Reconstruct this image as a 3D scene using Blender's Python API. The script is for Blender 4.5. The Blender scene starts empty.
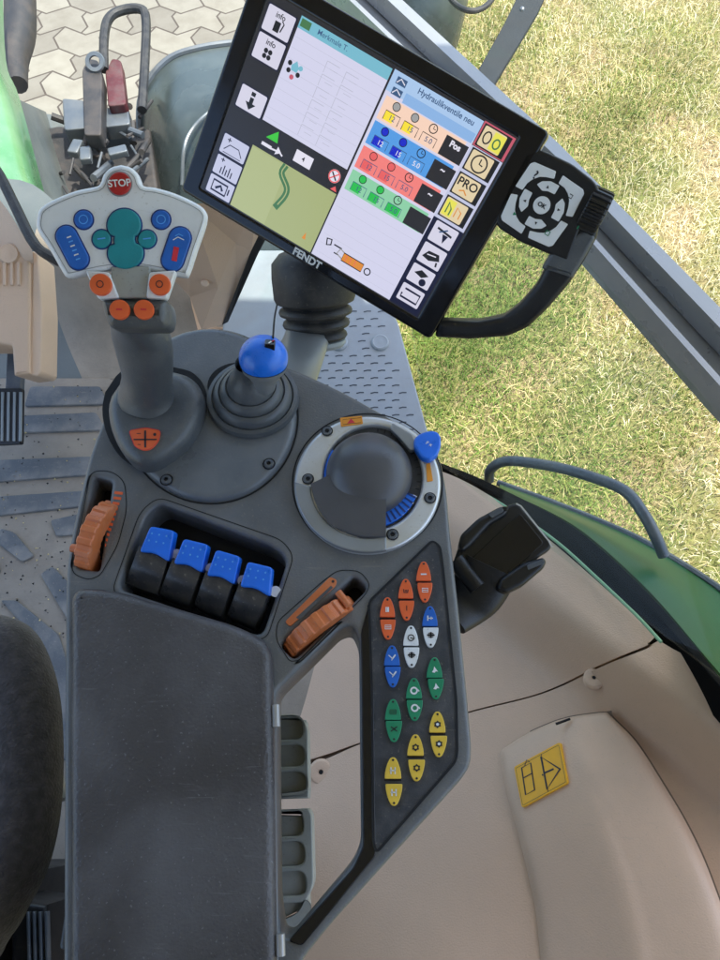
import bpy, math, random
import numpy as np
from mathutils import Vector as V, Matrix
from mathutils.geometry import tessellate_polygon
random.seed(7); rng=np.random.default_rng(5)
C=bpy.context.scene.collection; R=math.radians
F=700.0; TILT=R(25); CAM=V((0,0,.55)); GZ=-1.7; FZ=-.62
EXPO=1.62
# ---------------------------------------------------------------- camera
cd=bpy.data.cameras.new('camera'); cam=bpy.data.objects.new('camera',cd); C.objects.link(cam)
cam.location=CAM; cam.rotation_euler=(TILT,0,0)
cd.sensor_fit='VERTICAL'; cd.sensor_height=36; cd.sensor_width=27; cd.lens=F/960*36; cd.clip_start=.01; cd.clip_end=500
bpy.context.scene.camera=cam
def ray(px,py):
    x=(px-360)/F; y=(480-py)/F
    return V((x, y*math.cos(TILT)+math.sin(TILT), y*math.sin(TILT)-math.cos(TILT)))
def at(px,py,z):                       # point of the view ray at height z
    r=ray(px,py); t=(z-CAM.z)/r.z; return CAM+r*t
def dep(px,py,z): return (z-CAM.z)/ray(px,py).z
class Pl:
    def __init__(s,o,n,ex=V((1,0,0))):
        s.o=V(o); s.n=V(n).normalized(); s.ex=(ex-s.n*ex.dot(s.n)).normalized(); s.ey=s.n.cross(s.ex)
    def px(s,px,py,h=0):
        r=ray(px,py); o=s.o+s.n*h; t=(o-CAM).dot(s.n)/r.dot(s.n); d=CAM+r*t-s.o
        return (d.dot(s.ex),d.dot(s.ey))
    def pts(s,pp,h=0): return [s.px(a,b,h) for a,b in pp]
    def W(s,x,y,h=0): return s.o+s.ex*x+s.ey*y+s.n*h
def Z(z): return Pl((0,0,z),(0,0,1))
Z0=Z(0)
# ---------------------------------------------------------------- materials
def srgb(r,g,b):
    f=lambda c:(c/255/12.92) if c/255<=.04045 else ((c/255+.055)/1.055)**2.4
    return (f(r),f(g),f(b),1)
M={}
def mat(n,col,rough=.5,var=.12,vs=18,bump=0,bs=900,metal=0,emi=0,dirt=None,dirtamt=0,ds=12,spec=.5,coat=0,sheen=0,rv=.08):
    m=bpy.data.materials.new(n); m.use_nodes=True; nt=m.node_tree; b=nt.nodes['Principled BSDF']
    L=nt.links.new; N=nt.nodes.new
    b.inputs['Roughness'].default_value=rough; b.inputs['Metallic'].default_value=metal
    b.inputs['Specular IOR Level'].default_value=spec; b.inputs['Coat Weight'].default_value=coat
    b.inputs['Sheen Weight'].default_value=sheen
    if emi:
        b.inputs['Base Color'].default_value=(.02,.02,.02,1); b.inputs['Emission Color'].default_value=col; b.inputs['Emission Strength'].default_value=emi
        M[n]=m; return m
    tc=N('ShaderNodeTexCoord'); no=N('ShaderNodeTexNoise'); no.inputs['Scale'].default_value=vs; no.inputs['Detail'].default_value=6
    L(tc.outputs['Object'],no.inputs['Vector'])
    mr=N('ShaderNodeMapRange'); mr.inputs['From Min'].default_value=.3; mr.inputs['From Max'].default_value=.7
    mr.inputs['To Min'].default_value=1-var; mr.inputs['To Max'].default_value=1+var
    L(no.outputs['Fac'],mr.inputs['Value'])
    mx=N('ShaderNodeVectorMath'); mx.operation='SCALE'; mx.inputs[0].default_value=col[:3]; L(mr.outputs[0],mx.inputs['Scale'])
    out=mx.outputs[0]
    if dirt:
        n2=N('ShaderNodeTexNoise'); n2.inputs['Scale'].default_value=ds; n2.inputs['Detail'].default_value=9; n2.inputs['Roughness'].default_value=.65
        L(tc.outputs['Object'],n2.inputs['Vector'])
        m2=N('ShaderNodeMapRange'); m2.inputs['From Min'].default_value=.45; m2.inputs['From Max'].default_value=.72; m2.inputs['To Max'].default_value=dirtamt
        L(n2.outputs['Fac'],m2.inputs['Value'])
        mi=N('ShaderNodeMix'); mi.data_type='RGBA'; L(m2.outputs[0],mi.inputs['Factor']); L(out,mi.inputs[6]); mi.inputs[7].default_value=dirt
        out=mi.outputs[2]
        # fine dust specks and short scuffs
        n4=N('ShaderNodeTexNoise'); n4.inputs['Scale'].default_value=420; n4.inputs['Detail'].default_value=2; L(tc.outputs['Object'],n4.inputs['Vector'])
        m4=N('ShaderNodeMapRange'); m4.inputs['From Min'].default_value=.66; m4.inputs['From Max'].default_value=.72; m4.inputs['To Max'].default_value=min(.5,dirtamt*1.6); L(n4.outputs['Fac'],m4.inputs['Value'])
        mp=N('ShaderNodeMapping'); mp.inputs['Rotation'].default_value=(.2,.3,.7); mp.inputs['Scale'].default_value=(28,340,90); L(tc.outputs['Object'],mp.inputs['Vector'])
        n5=N('ShaderNodeTexNoise'); n5.inputs['Scale'].default_value=1; n5.inputs['Detail'].default_value=4; L(mp.outputs[0],n5.inputs['Vector'])
        m5=N('ShaderNodeMapRange'); m5.inputs['From Min'].default_value=.67; m5.inputs['From Max'].default_value=.74; m5.inputs['To Max'].default_value=min(.4,dirtamt*1.1); L(n5.outputs['Fac'],m5.inputs['Value'])
        ad=N('ShaderNodeMath'); ad.operation='MAXIMUM'; L(m4.outputs[0],ad.inputs[0]); L(m5.outputs[0],ad.inputs[1])
        mj=N('ShaderNodeMix'); mj.data_type='RGBA'; L(ad.outputs[0],mj.inputs['Factor']); L(out,mj.inputs[6]); mj.inputs[7].default_value=dirt; out=mj.outputs[2]
    L(out,b.inputs['Base Color'])
    r2=N('ShaderNodeMapRange'); r2.inputs['From Min'].default_value=.3; r2.inputs['From Max'].default_value=.7
    r2.inputs['To Min'].default_value=max(.02,rough-rv); r2.inputs['To Max'].default_value=min(1,rough+rv); L(no.outputs['Fac'],r2.inputs['Value']); L(r2.outputs[0],b.inputs['Roughness'])
    if bump:
        n3=N('ShaderNodeTexNoise'); n3.inputs['Scale'].default_value=bs; n3.inputs['Detail'].default_value=3; L(tc.outputs['Object'],n3.inputs['Vector'])
        bp=N('ShaderNodeBump'); bp.inputs['Strength'].default_value=bump; bp.inputs['Distance'].default_value=.001
        L(n3.outputs['Fac'],bp.inputs['Height']); L(bp.outputs['Normal'],b.inputs['Normal'])
    M[n]=m; return m
dust=(.30,.27,.22,1)
mat('grey_plastic',(.130,.137,.144,1),.36,.10,30,.35,620,dirt=dust,dirtamt=.2,ds=22)
mat('grey_plastic_smooth',(.14,.153,.166,1),.32,.10,25,.2,620,dirt=dust,dirtamt=.14,ds=26)
mat('grey_dark',(.088,.096,.103,1),.38,.1,30,.25,620,dirt=dust,dirtamt=.12,ds=30)
mat('pad_leather',(.066,.061,.063,1),.36,.22,12,.8,430,dirt=(.24,.235,.245,1),dirtamt=.30,ds=9)
mat('dome_grey',(.085,.085,.092,1),.33,.14,22,.1,620)
mat('panel_dark',(.037,.04,.048,1),.5,.15,60,.25,1500,dirt=dust,dirtamt=.16,ds=60)
mat('black',(.009,.009,.010,1),.4,.1,30,.15,900,dirt=dust,dirtamt=.035)
mat('lever_black',(.038,.038,.042,1),.3,.1,30,.1,900,dirt=dust,dirtamt=.2,ds=50)
mat('gap',(.006,.006,.007,1),.8,.05)
mat('black_gloss',(.006,.006,.008,1),.16,.1,30)
mat('rubber',(.022,.022,.024,1),.55,.15,40,.3,900,dirt=dust,dirtamt=.15,ds=40)
mat('silver',(.66,.68,.70,1),.36,.05,30,.05,1500,metal=.55,dirt=dust,dirtamt=.15,ds=40)
mat('silver_dark',(.30,.32,.34,1),.38,.05,30,.05,1500,metal=.5)
mat('silver_head',(.80,.82,.84,1),.4,.04,25,.05,1500,metal=.1,dirt=(.4,.38,.34,1),dirtamt=.2,ds=30)
mat('blue',(.012,.17,.80,1),.32,.08,60,.1,900,coat=.2)
mat('blue_btn',(.015,.13,.52,1),.4,.1,80,.1,900)
mat('blue_pale',(.10,.38,.85,1),.45,.1,80)  # pale blue print colour of dots and symbols
mat('navy',(.01,.04,.2,1),.4,.1,80)
mat('teal',(.01,.25,.29,1),.42,.1,60,.15,900)
mat('teal_dark',(.01,.10,.13,1),.42,.1,60)
mat('orange',(.80,.13,.035,1),.42,.08,60,.1,900)
mat('orange_wheel',(.62,.17,.05,1),.42,.14,60,.15,900,dirt=dust,dirtamt=.25,ds=60)
mat('red',(.42,.018,.018,1),.35,.1,60)
mat('redglyph',(.65,.03,.05,1),.45,.1,60)
mat('white',(.78,.79,.78,1),.45,.06,60,dirt=dust,dirtamt=.2,ds=60)
mat('green_btn',(.015,.24,.11,1),.42,.1,60)
mat('yellow_btn',(.80,.52,.06,1),.42,.1,60)
mat('sticker',(.88,.46,.012,1),.4,.05,60)
mat('orange_sticker',(.78,.30,.03,1),.4,.05,60)
mat('ink',(.02,.02,.025,1),.5,.05)
mat('beige',(.62,.435,.30,1),.5,.03,9,.5,520,dirt=(.36,.28,.21,1),dirtamt=.16,ds=7)
mat('beige_light',(.66,.475,.335,1),.48,.03,9,.4,520,dirt=(.42,.34,.27,1),dirtamt=.2,ds=14)
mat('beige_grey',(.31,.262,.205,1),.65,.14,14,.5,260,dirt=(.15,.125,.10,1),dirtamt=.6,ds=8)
mat('arm_dark',(.045,.052,.058,1),.7,.15,20,.2,300,spec=.2)
mat('gasket',(.006,.006,.0065,1),.9,.1,20,spec=.05)
mat('key_white',(.86,.87,.87,1),.4,.03,60)
mat('light_block_dark',(.10,.10,.105,1),.8,.05,9)
mat('seam_brown',(.17,.125,.09,1),.8,.1,9)
mat('roof_lining',(.50,.48,.44,1),.8,.04,9)
mat('vent_grey',(.36,.37,.34,1),.5,.08,30,.1,900,dirt=(.2,.19,.17,1),dirtamt=.4,ds=25)
mat('vent_dark',(.34,.35,.32,1),.5,.1,30,dirt=(.16,.15,.13,1),dirtamt=.4,ds=22)
mat('mat_dark',(.12,.127,.133,1),.65,.2,14,.5,300,dirt=(.36,.32,.27,1),dirtamt=.7,ds=11)
mat('plate_grey',(.28,.315,.335,1),.5,.07,20,.1,900,dirt=(.25,.24,.22,1),dirtamt=.3,ds=18)
mat('plate_dash',(.05,.06,.075,1),.6,.1,20)
mat('metal_rail',(.40,.395,.385,1),.34,.05,20,.05,900,metal=.35)
mat('metal_rail_light',(.37,.37,.37,1),.3,.04,20,metal=.3)
mat('metal_rail_dark',(.32,.315,.31,1),.4,.05,20,metal=.3)
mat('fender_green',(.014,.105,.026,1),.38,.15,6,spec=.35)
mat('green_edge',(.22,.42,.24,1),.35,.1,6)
mat('steel',(.10,.115,.135,1),.42,.12,20,.15,500,metal=.3,dirt=dust,dirtamt=.3,ds=20)
mat('iron_dark',(.035,.033,.034,1),.6,.3,20,.5,200,dirt=(.12,.09,.07,1),dirtamt=.5,ds=16)
mat('iron_red',(.10,.016,.02,1),.6,.3,20,.5,200,dirt=(.12,.10,.09,1),dirtamt=.7,ds=16)
mat('zinc',(.15,.17,.19,1),.4,.1,20,metal=.4,dirt=dust,dirtamt=.3)
mat('tyre',(.04,.045,.05,1),.6,.2,20,.4,100,dirt=dust,dirtamt=.5,ds=6)
mat('guard',(.05,.065,.063,1),.3,.15,4,dirt=(.15,.17,.16,1),dirtamt=.5,ds=4)
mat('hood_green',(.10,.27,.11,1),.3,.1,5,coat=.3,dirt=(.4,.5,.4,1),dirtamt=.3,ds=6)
mat('grey_panel',(.13,.145,.14,1),.5,.08,10,.2,300,dirt=(.2,.2,.18,1),dirtamt=.5,ds=8)  # dusty mid grey for footwell slope and lower bonnet panels
mat('seat_fabric',(.055,.050,.056,1),.9,.35,120,1,420,sheen=.3,dirt=(.14,.13,.13,1),dirtamt=.25,ds=120)
mat('grass_green',(.13,.21,.03,1),.6,.35,3,spec=.3)
mat('grass_light',(.33,.34,.085,1),.6,.3,3,spec=.3)
mat('grass_dry',(.66,.52,.25,1),.7,.25,3,spec=.3)
mat('grass_pale',(.86,.75,.48,1),.7,.2,3,spec=.3)
SE=.98*2**-EXPO
def scr(n,r,g,b,k=1): mat(n,srgb(r,g,b),.25,emi=SE*k)
for n,c in dict(s_white=(212,212,236),s_lilac=(196,200,226),s_key=(214,212,230),s_dark=(38,38,44),s_line=(16,20,52),s_cyan=(120,186,206),s_sky=(170,200,236),
  s_skyd=(140,180,228),s_peach=(248,212,190),s_blue=(84,156,228),s_red=(232,98,100),s_redl=(244,130,126),s_green=(142,208,168),s_green2=(40,190,80),s_bluedark=(20,40,200),s_yellow=(250,226,60),
  s_olive=(168,178,124),s_olive2=(176,186,134),s_path=(70,120,78),s_pink=(196,90,110),s_kbeige=(226,208,170),s_kgrey=(160,160,160),s_yel2=(232,226,90),s_ink=(24,26,32),s_orange=(222,140,50),s_pale=(228,226,240),s_ltline=(186,188,206),s_flag=(60,200,60),s_text=(60,90,130)).items(): scr(n,*c)
# ---------------------------------------------------------------- mesh builder
POS={}
def mk(name,me,parent,loc,label=None,cat=None,group=None,kind=None):
    o=bpy.data.objects.new(name,me); C.objects.link(o)
    POS[o.name]=V(loc)
    if parent: o.parent=parent; o.location=V(loc)-POS[parent.name]
    else: o.location=loc
    if label: o['label']=label
    if cat: o['category']=cat
    if group: o['group']=group
    if kind: o['kind']=kind
    return o
def thing(name,loc,label,cat,group=None): return mk(name,None,None,loc,label,cat,group)
def area2(p): return sum(p[i][0]*p[(i+1)%len(p)][1]-p[(i+1)%len(p)][0]*p[i][1] for i in range(len(p)))/2
def inset(p,d):
    n=len(p); out=[]
    for i in range(n):
        a,b,c=p[i-1],p[i],p[(i+1)%n]
        e1=(b[0]-a[0],b[1]-a[1]); e2=(c[0]-b[0],c[1]-b[1])
        l1=math.hypot(*e1) or 1e-9; l2=math.hypot(*e2) or 1e-9
        n1=(-e1[1]/l1,e1[0]/l1); n2=(-e2[1]/l2,e2[0]/l2)
        m=(n1[0]+n2[0],n1[1]+n2[1]); q=m[0]*n1[0]+m[1]*n1[1]
        k=d/max(q,.35) if q>0 else d
        out.append((b[0]+m[0]*k,b[1]+m[1]*k))
    return out
def rnd(p,r,k=4):                      # round the corners of a polygon
    n=len(p); out=[]
    for i in range(n):
        a,b,c=V(p[i-1]),V(p[i]),V(p[(i+1)%n]); u=a-b; v=c-b
        rr=min(r,u.length*.45,v.length*.45); s=b+u.normalized()*rr; e=b+v.normalized()*rr
        for j in range(k+1):
            t=j/k; q=s*(1-t)**2+b*2*t*(1-t)+e*t*t; out.append((q.x,q.y))
    return out
def ell(cx,cy,rx,ry=None,n=40,a0=0,a1=360,rot=0):
    ry=rx if ry is None else ry; full=abs(a1-a0)>=359.9; out=[]
    for i in range(n):
        a=R(a0+(a1-a0)*i/(n if full else n-1)); x,y=rx*math.cos(a),ry*math.sin(a); c,s=math.cos(R(rot)),math.sin(R(rot))
        out.append((cx+x*c-y*s,cy+x*s+y*c))
    return out
def cr(pts,n):                          # catmull-rom through tuples
    P=[np.array(p,float) for p in pts]; out=[]
    P=[2*P[0]-P[1]]+P+[2*P[-1]-P[-2]]
    for i in range(1,len(P)-2):
        for j in range(n):
            t=j/n; a,b,c,d=P[i-1:i+3]
            out.append(.5*((2*b)+(c-a)*t+(2*a-5*b+4*c-d)*t*t+(3*b-a-3*c+d)*t**3))
    out.append(P[-2]); return out
class MB:
    def __init__(s): s.v=[]; s.f=[]; s.m=[]; s.ms=[]
    def mi(s,m):
        if m not in s.ms: s.ms.append(m)
        return s.ms.index(m)
    def add(s,vs,fs,m):
        o=len(s.v); s.v+=[V(q) for q in vs]; k=s.mi(m)
        for f in fs: s.f.append([o+i for i in f]); s.m.append(k)
    def poly(s,pl,p,h,m):
        if area2(p)<0: p=p[::-1]
        tr=tessellate_polygon([[V((a,b,0)) for a,b in p]]); vs=[pl.W(a,b,h) for a,b in p]
        s.add(vs,[s._or(vs,t,pl.n) for t in tr],m); return s
    def _or(s,vs,t,n):
        a,b,c=[V(vs[i]) for i in t]
        return list(t) if (b-a).cross(c-a).dot(n)>=0 else list(t)[::-1]
    def plate(s,pl,p,h0,h1,m,bev=.001,holes=(),seg=3,sm=None,cap=True):
        if area2(p)<0: p=p[::-1]
        loops=[p]+[(h[::-1] if area2(h)>0 else h) for h in holes]; tops=[]; vs=[]; fs=[]
        sf=[]
        for L in loops:
            prof=[(0,h0)]+[(bev*(1-math.cos(R(90*k/seg))),h1-bev*(1-math.sin(R(90*k/seg)))) for k in range(seg+1)]+[(bev*1.25,h1)]
            prev=None
            for d,h in prof:
                q=inset(L,d); idx=list(range(len(vs),len(vs)+len(q))); vs+= [pl.W(a,b,h) for a,b in q]
                if prev:
                    n=len(q)
                    for i in range(n): sf.append([prev[i],prev[(i+1)%n],idx[(i+1)%n],idx[i]])
                prev=idx
            tops.append((q,prev))
        s.add(vs,sf,sm or m)
        if cap:
            flat=[i for _,idx in tops for i in idx]; tr=tessellate_polygon([[V((a,b,0)) for a,b in q] for q,_ in tops])
            o=len(s.v)-len(vs); k=s.mi(m)
            for t in tr:
                f=s._or(vs,[flat[i] for i in t],pl.n); s.f.append([o+i for i in f]); s.m.append(k)
        return s
    def stroke(s,pl,pts,w,h,m,closed=False):
        n=len(pts)
        if closed: pts=pts+[pts[0]]; n+=1
        L=[];Rr=[]
        for i in range(n):
            if closed: a=V(pts[(i-1)%(n-1)]); b=V(pts[(i+1)%(n-1)])
            else: a=V(pts[max(0,i-1)]); b=V(pts[min(n-1,i+1)])
            d=(b-a); d=d.normalized() if d.length>0 else V((1,0)); q=V((-d.y,d.x))*w/2
            L.append((pts[i][0]+q.x,pts[i][1]+q.y)); Rr.append((pts[i][0]-q.x,pts[i][1]-q.y))
        vs=[pl.W(a,b,h) for a,b in L]+[pl.W(a,b,h) for a,b in Rr]
        s.add(vs,[[n+i,n+i+1,i+1,i] for i in range(n-1)],m); return s
    def lathe(s,c,ax,prof,m,n=40,teeth=0,td=0,sq=1,exx=None):
        ax=V(ax).normalized(); e1=V(exx) if exx else (V((1,0,0)) if abs(ax.x)<.9 else V((0,1,0))); e1=(e1-ax*e1.dot(ax)).normalized(); e2=ax.cross(e1); vs=[]
        for r,z in prof:
            for i in range(n):
                a=2*math.pi*i/n; rr=r
                if teeth and r>0: rr=r*(1-(td if (i*teeth*2//n)%2 else 0))
                vs.append(V(c)+ax*z+e1*rr*math.cos(a)+e2*rr*sq*math.sin(a))
        fs=[[j*n+i,j*n+(i+1)%n,(j+1)*n+(i+1)%n,(j+1)*n+i] for j in range(len(prof)-1) for i in range(n)]
        s.add(vs,fs,m); return s
    def sweep(s,pts,rad,m,n=16,flat=1,ref=V((0,0,1)),cap=True,sub=1):
        P=[V(p) for p in pts]; k=len(P); rad=rad if isinstance(rad,(list,tuple)) else [rad]*k
        if sub>1:
            q=cr([(*p,r if not isinstance(r,tuple) else r[0],1 if not isinstance(r,tuple) else r[1]/r[0]) for p,r in zip(P,rad)],sub)
            P=[V(a[:3]) for a in q]; rad=[(a[3],a[3]*a[4]) for a in q]; k=len(P)
        vs=[]
        for i in range(k):
            d=(P[min(k-1,i+1)]-P[max(0,i-1)]).normalized(); e1=ref.cross(d)
            if e1.length<1e-3: e1=V((1,0,0)).cross(d)
            e1.normalize(); e2=d.cross(e1); r=rad[i]; ra,rb=r if isinstance(r,tuple) else (r,r*flat)
            for j in range(n):
                a=2*math.pi*j/n; vs.append(P[i]+e1*ra*math.cos(a)+e2*rb*math.sin(a))
        fs=[[i*n+j,i*n+(j+1)%n,(i+1)*n+(j+1)%n,(i+1)*n+j] for i in range(k-1) for j in range(n)]
        if cap: fs+=[list(range(n))[::-1],[(k-1)*n+j for j in range(n)]]
        s.add(vs,fs,m); return s
    def grid(s,rows,m,nu=6,nv=6,zf=None,skirt=0,raw=False):
        # rows: lists of (px,py[,z]); smooth surface through them, or raw world points
        g=[cr(r,nu) for r in rows]; cols=list(zip(*g)); g2=[cr(c,nv) for c in cols]; nr=len(g2[0]); nc=len(g2)
        W=[]
        for i in range(nr):
            for j in range(nc):
                q=g2[j][i]; W.append(V(q) if raw else at(q[0],q[1],zf(q[0],q[1]) if zf else q[2]))
        fs=[[i*nc+j,(i+1)*nc+j,(i+1)*nc+j+1,i*nc+j+1] for i in range(nr-1) for j in range(nc-1)]
        s.add(W,fs,m)
        if skirt:
            ring=[(0,j) for j in range(nc)]+[(i,nc-1) for i in range(1,nr)]+[(nr-1,j) for j in range(nc-2,-1,-1)]+[(i,0) for i in range(nr-2,0,-1)]
            o=len(s.v)-len(W); ids=[o+i*nc+j for i,j in ring]; b=len(s.v); s.v+=[s.v[i]-V((0,0,skirt)) for i in ids]; k=s.mi(m); n=len(ids)
            for i in range(n): s.f.append([ids[i],ids[(i+1)%n],b+(i+1)%n,b+i]); s.m.append(k)
        return s
    def box(s,c,sz,m,rot=None,bev=.002):
        c=V(c); pl=Pl(c,(rot or Matrix.Identity(3))@V((0,0,1)),(rot or Matrix.Identity(3))@V((1,0,0)))
        x,y=sz[0]/2,sz[1]/2; r=rnd([(-x,-y),(x,-y),(x,y),(-x,y)],bev*1.5,2)
        s.plate(pl,r,-sz[2]/2,sz[2]/2,m,bev); s.poly(Pl(c,-pl.n,-pl.ex),[(-a,b) for a,b in [( -x,-y),(x,-y),(x,y),(-x,y)]] and [(-x,-y),(x,-y),(x,y),(-x,y)],sz[2]/2,m)
        return s
    def text(s,pl,body,cx,cy,size,ang,h,m,bold=0):
        cu=bpy.data.curves.new('t','FONT'); cu.body=body; cu.size=size; cu.align_x='CENTER'; cu.align_y='CENTER'; cu.offset=bold
        o=bpy.data.objects.new('t',cu); C.objects.link(o)
        me=bpy.data.meshes.new_from_object(o)
        c,sn=math.cos(ang),math.sin(ang)
        vs=[pl.W(cx+v.co.x*c-v.co.y*sn,cy+v.co.x*sn+v.co.y*c,h) for v in me.vertices]
        fs=[]
        for p in me.polygons:
            f=list(p.vertices)
            fs.append(s._or(vs,f[:3],pl.n)!=f[:3] and f[::-1] or f)
        s.add(vs,fs,m); bpy.data.objects.remove(o); bpy.data.curves.remove(cu); bpy.data.meshes.remove(me); return s
    def build(s,name,parent=None,label=None,cat=None,group=None,kind=None,ang=32,smooth=True,base=False):
        xs=np.array([tuple(v) for v in s.v]); lo,hi=xs.min(0),xs.max(0); c=(lo+hi)/2
        if base or parent is None: c[2]=lo[2]
        c=V(c.tolist()); me=bpy.data.meshes.new(name); me.from_pydata([tuple(v-c) for v in s.v],[],s.f)
        for m in s.ms: me.materials.append(M[m])
        me.polygons.foreach_set('material_index',s.m)
        if smooth:
            me.polygons.foreach_set('use_smooth',[True]*len(s.f)); me.set_sharp_from_angle(angle=R(ang))
        me.update(); return mk(name,me,parent,c,label,cat,group,kind)
def pxd(pl,a,b,h=0):                    # local direction angle of a pixel vector
    p=pl.px(*a,h); q=pl.px(*b,h); return math.atan2(q[1]-p[1],q[0]-p[0])

# ================================================================ OUTSIDE GROUND
g=MB(); g.add([(-14,-10,GZ),(16,-10,GZ),(16,26,GZ),(-14,26,GZ)],[[0,1,2,3]],'grass_green')
go=g.build('ground',kind='structure',smooth=False)
m=bpy.data.materials.new('soil'); m.use_nodes=True; nt=m.node_tree; b=nt.nodes['Principled BSDF']; b.inputs['Roughness'].default_value=.95
tc=nt.nodes.new('ShaderNodeTexCoord'); 
def nz(sc,det=6,rg=.6):
    n=nt.nodes.new('ShaderNodeTexNoise'); n.inputs['Scale'].default_value=sc; n.inputs['Detail'].default_value=det; n.inputs['Roughness'].default_value=rg; nt.links.new(tc.outputs['Object'],n.inputs['Vector']); return n
rp=nt.nodes.new('ShaderNodeValToRGB'); a=nz(2.2); nt.links.new(a.outputs['Fac'],rp.inputs['Fac'])
e=rp.color_ramp.elements; e[0].position=.36; e[0].color=(.21,.24,.06,1); e[1].position=.62; e[1].color=(.50,.37,.20,1)
k=e.new(.5); k.color=(.36,.33,.12,1)
mi=nt.nodes.new('ShaderNodeMix'); mi.data_type='RGBA'; mi.blend_type='MULTIPLY'; mi.inputs['Factor'].default_value=.75
b2=nz(55,8,.75); r2=nt.nodes.new('ShaderNodeValToRGB'); nt.links.new(b2.outputs['Fac'],r2.inputs['Fac']); r2.color_ramp.elements[0].position=.35; r2.color_ramp.elements[0].color=(.4,.38,.3,1); r2.color_ramp.elements[1].position=.6
nt.links.new(rp.outputs[0],mi.inputs[6]); nt.links.new(r2.outputs[0],mi.inputs[7]); nt.links.new(mi.outputs[2],b.inputs['Base Color'])
bp=nt.nodes.new('ShaderNodeBump'); bp.inputs['Strength'].default_value=.8; bp.inputs['Distance'].default_value=.02; nt.links.new(b2.outputs['Fac'],bp.inputs['Height']); nt.links.new(bp.outputs['Normal'],b.inputs['Normal'])
go.data.materials[0]=m
# paving
m=bpy.data.materials.new('pavers'); m.use_nodes=True; nt=m.node_tree; b=nt.nodes['Principled BSDF']; b.inputs['Roughness'].default_value=.9
tc=nt.nodes.new('ShaderNodeTexCoord'); sx=nt.nodes.new('ShaderNodeSeparateXYZ'); nt.links.new(tc.outputs['Object'],sx.inputs[0])
def mth(op,a,b_=None,c=None):
    n=nt.nodes.new('ShaderNodeMath'); n.operation=op
    for i,q in enumerate((a,b_,c)):
        if q is None: continue
        if isinstance(q,(int,float)): n.inputs[i].default_value=q
        else: nt.links.new(q,n.inputs[i])
    return n.outputs[0]
pp=mth('PINGPONG',sx.outputs[0],.115); yy=mth('ADD',sx.outputs[1],mth('MULTIPLY',pp,.55)); pq=mth('PINGPONG',sx.outputs[1],.085); xx=mth('ADD',sx.outputs[0],mth('MULTIPLY',pq,.5))
cb=nt.nodes.new('ShaderNodeCombineXYZ'); nt.links.new(xx,cb.inputs[0]); nt.links.new(yy,cb.inputs[1])
bk=nt.nodes.new('ShaderNodeTexBrick'); nt.links.new(cb.outputs[0],bk.inputs['Vector']); bk.inputs['Scale'].default_value=1
bk.inputs['Brick Width'].default_value=.23; bk.inputs['Row Height'].default_value=.17; bk.inputs['Mortar Size'].default_value=.006; bk.inputs['Mortar Smooth'].default_value=.3
bk.inputs['Color1'].default_value=(.31,.28,.22,1); bk.inputs['Color2'].default_value=(.22,.195,.155,1); bk.inputs['Mortar'].default_value=(.09,.07,.055,1)
n=nz(9); mi=nt.nodes.new('ShaderNodeMix'); mi.data_type='RGBA'; mi.blend_type='MULTIPLY'; mi.inputs['Factor'].default_value=.5
rr=nt.nodes.new('ShaderNodeValToRGB'); nt.links.new(n.outputs['Fac'],rr.inputs['Fac']); rr.color_ramp.elements[0].position=.3; rr.color_ramp.elements[0].color=(.6,.56,.52,1); rr.color_ramp.elements[1].position=.6
nt.links.new(bk.outputs['Color'],mi.inputs[6]); nt.links.new(rr.outputs[0],mi.inputs[7]); nt.links.new(mi.outputs[2],b.inputs['Base Color'])
M['pavers']=m
g=MB(); g.add([(-8,-4,GZ+.006),(-.05,-4,GZ+.006),(-.05,20,GZ+.006),(-8,20,GZ+.006)],[[0,1,2,3]],'pavers'); g.build('paving',kind='structure',smooth=False)
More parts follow.
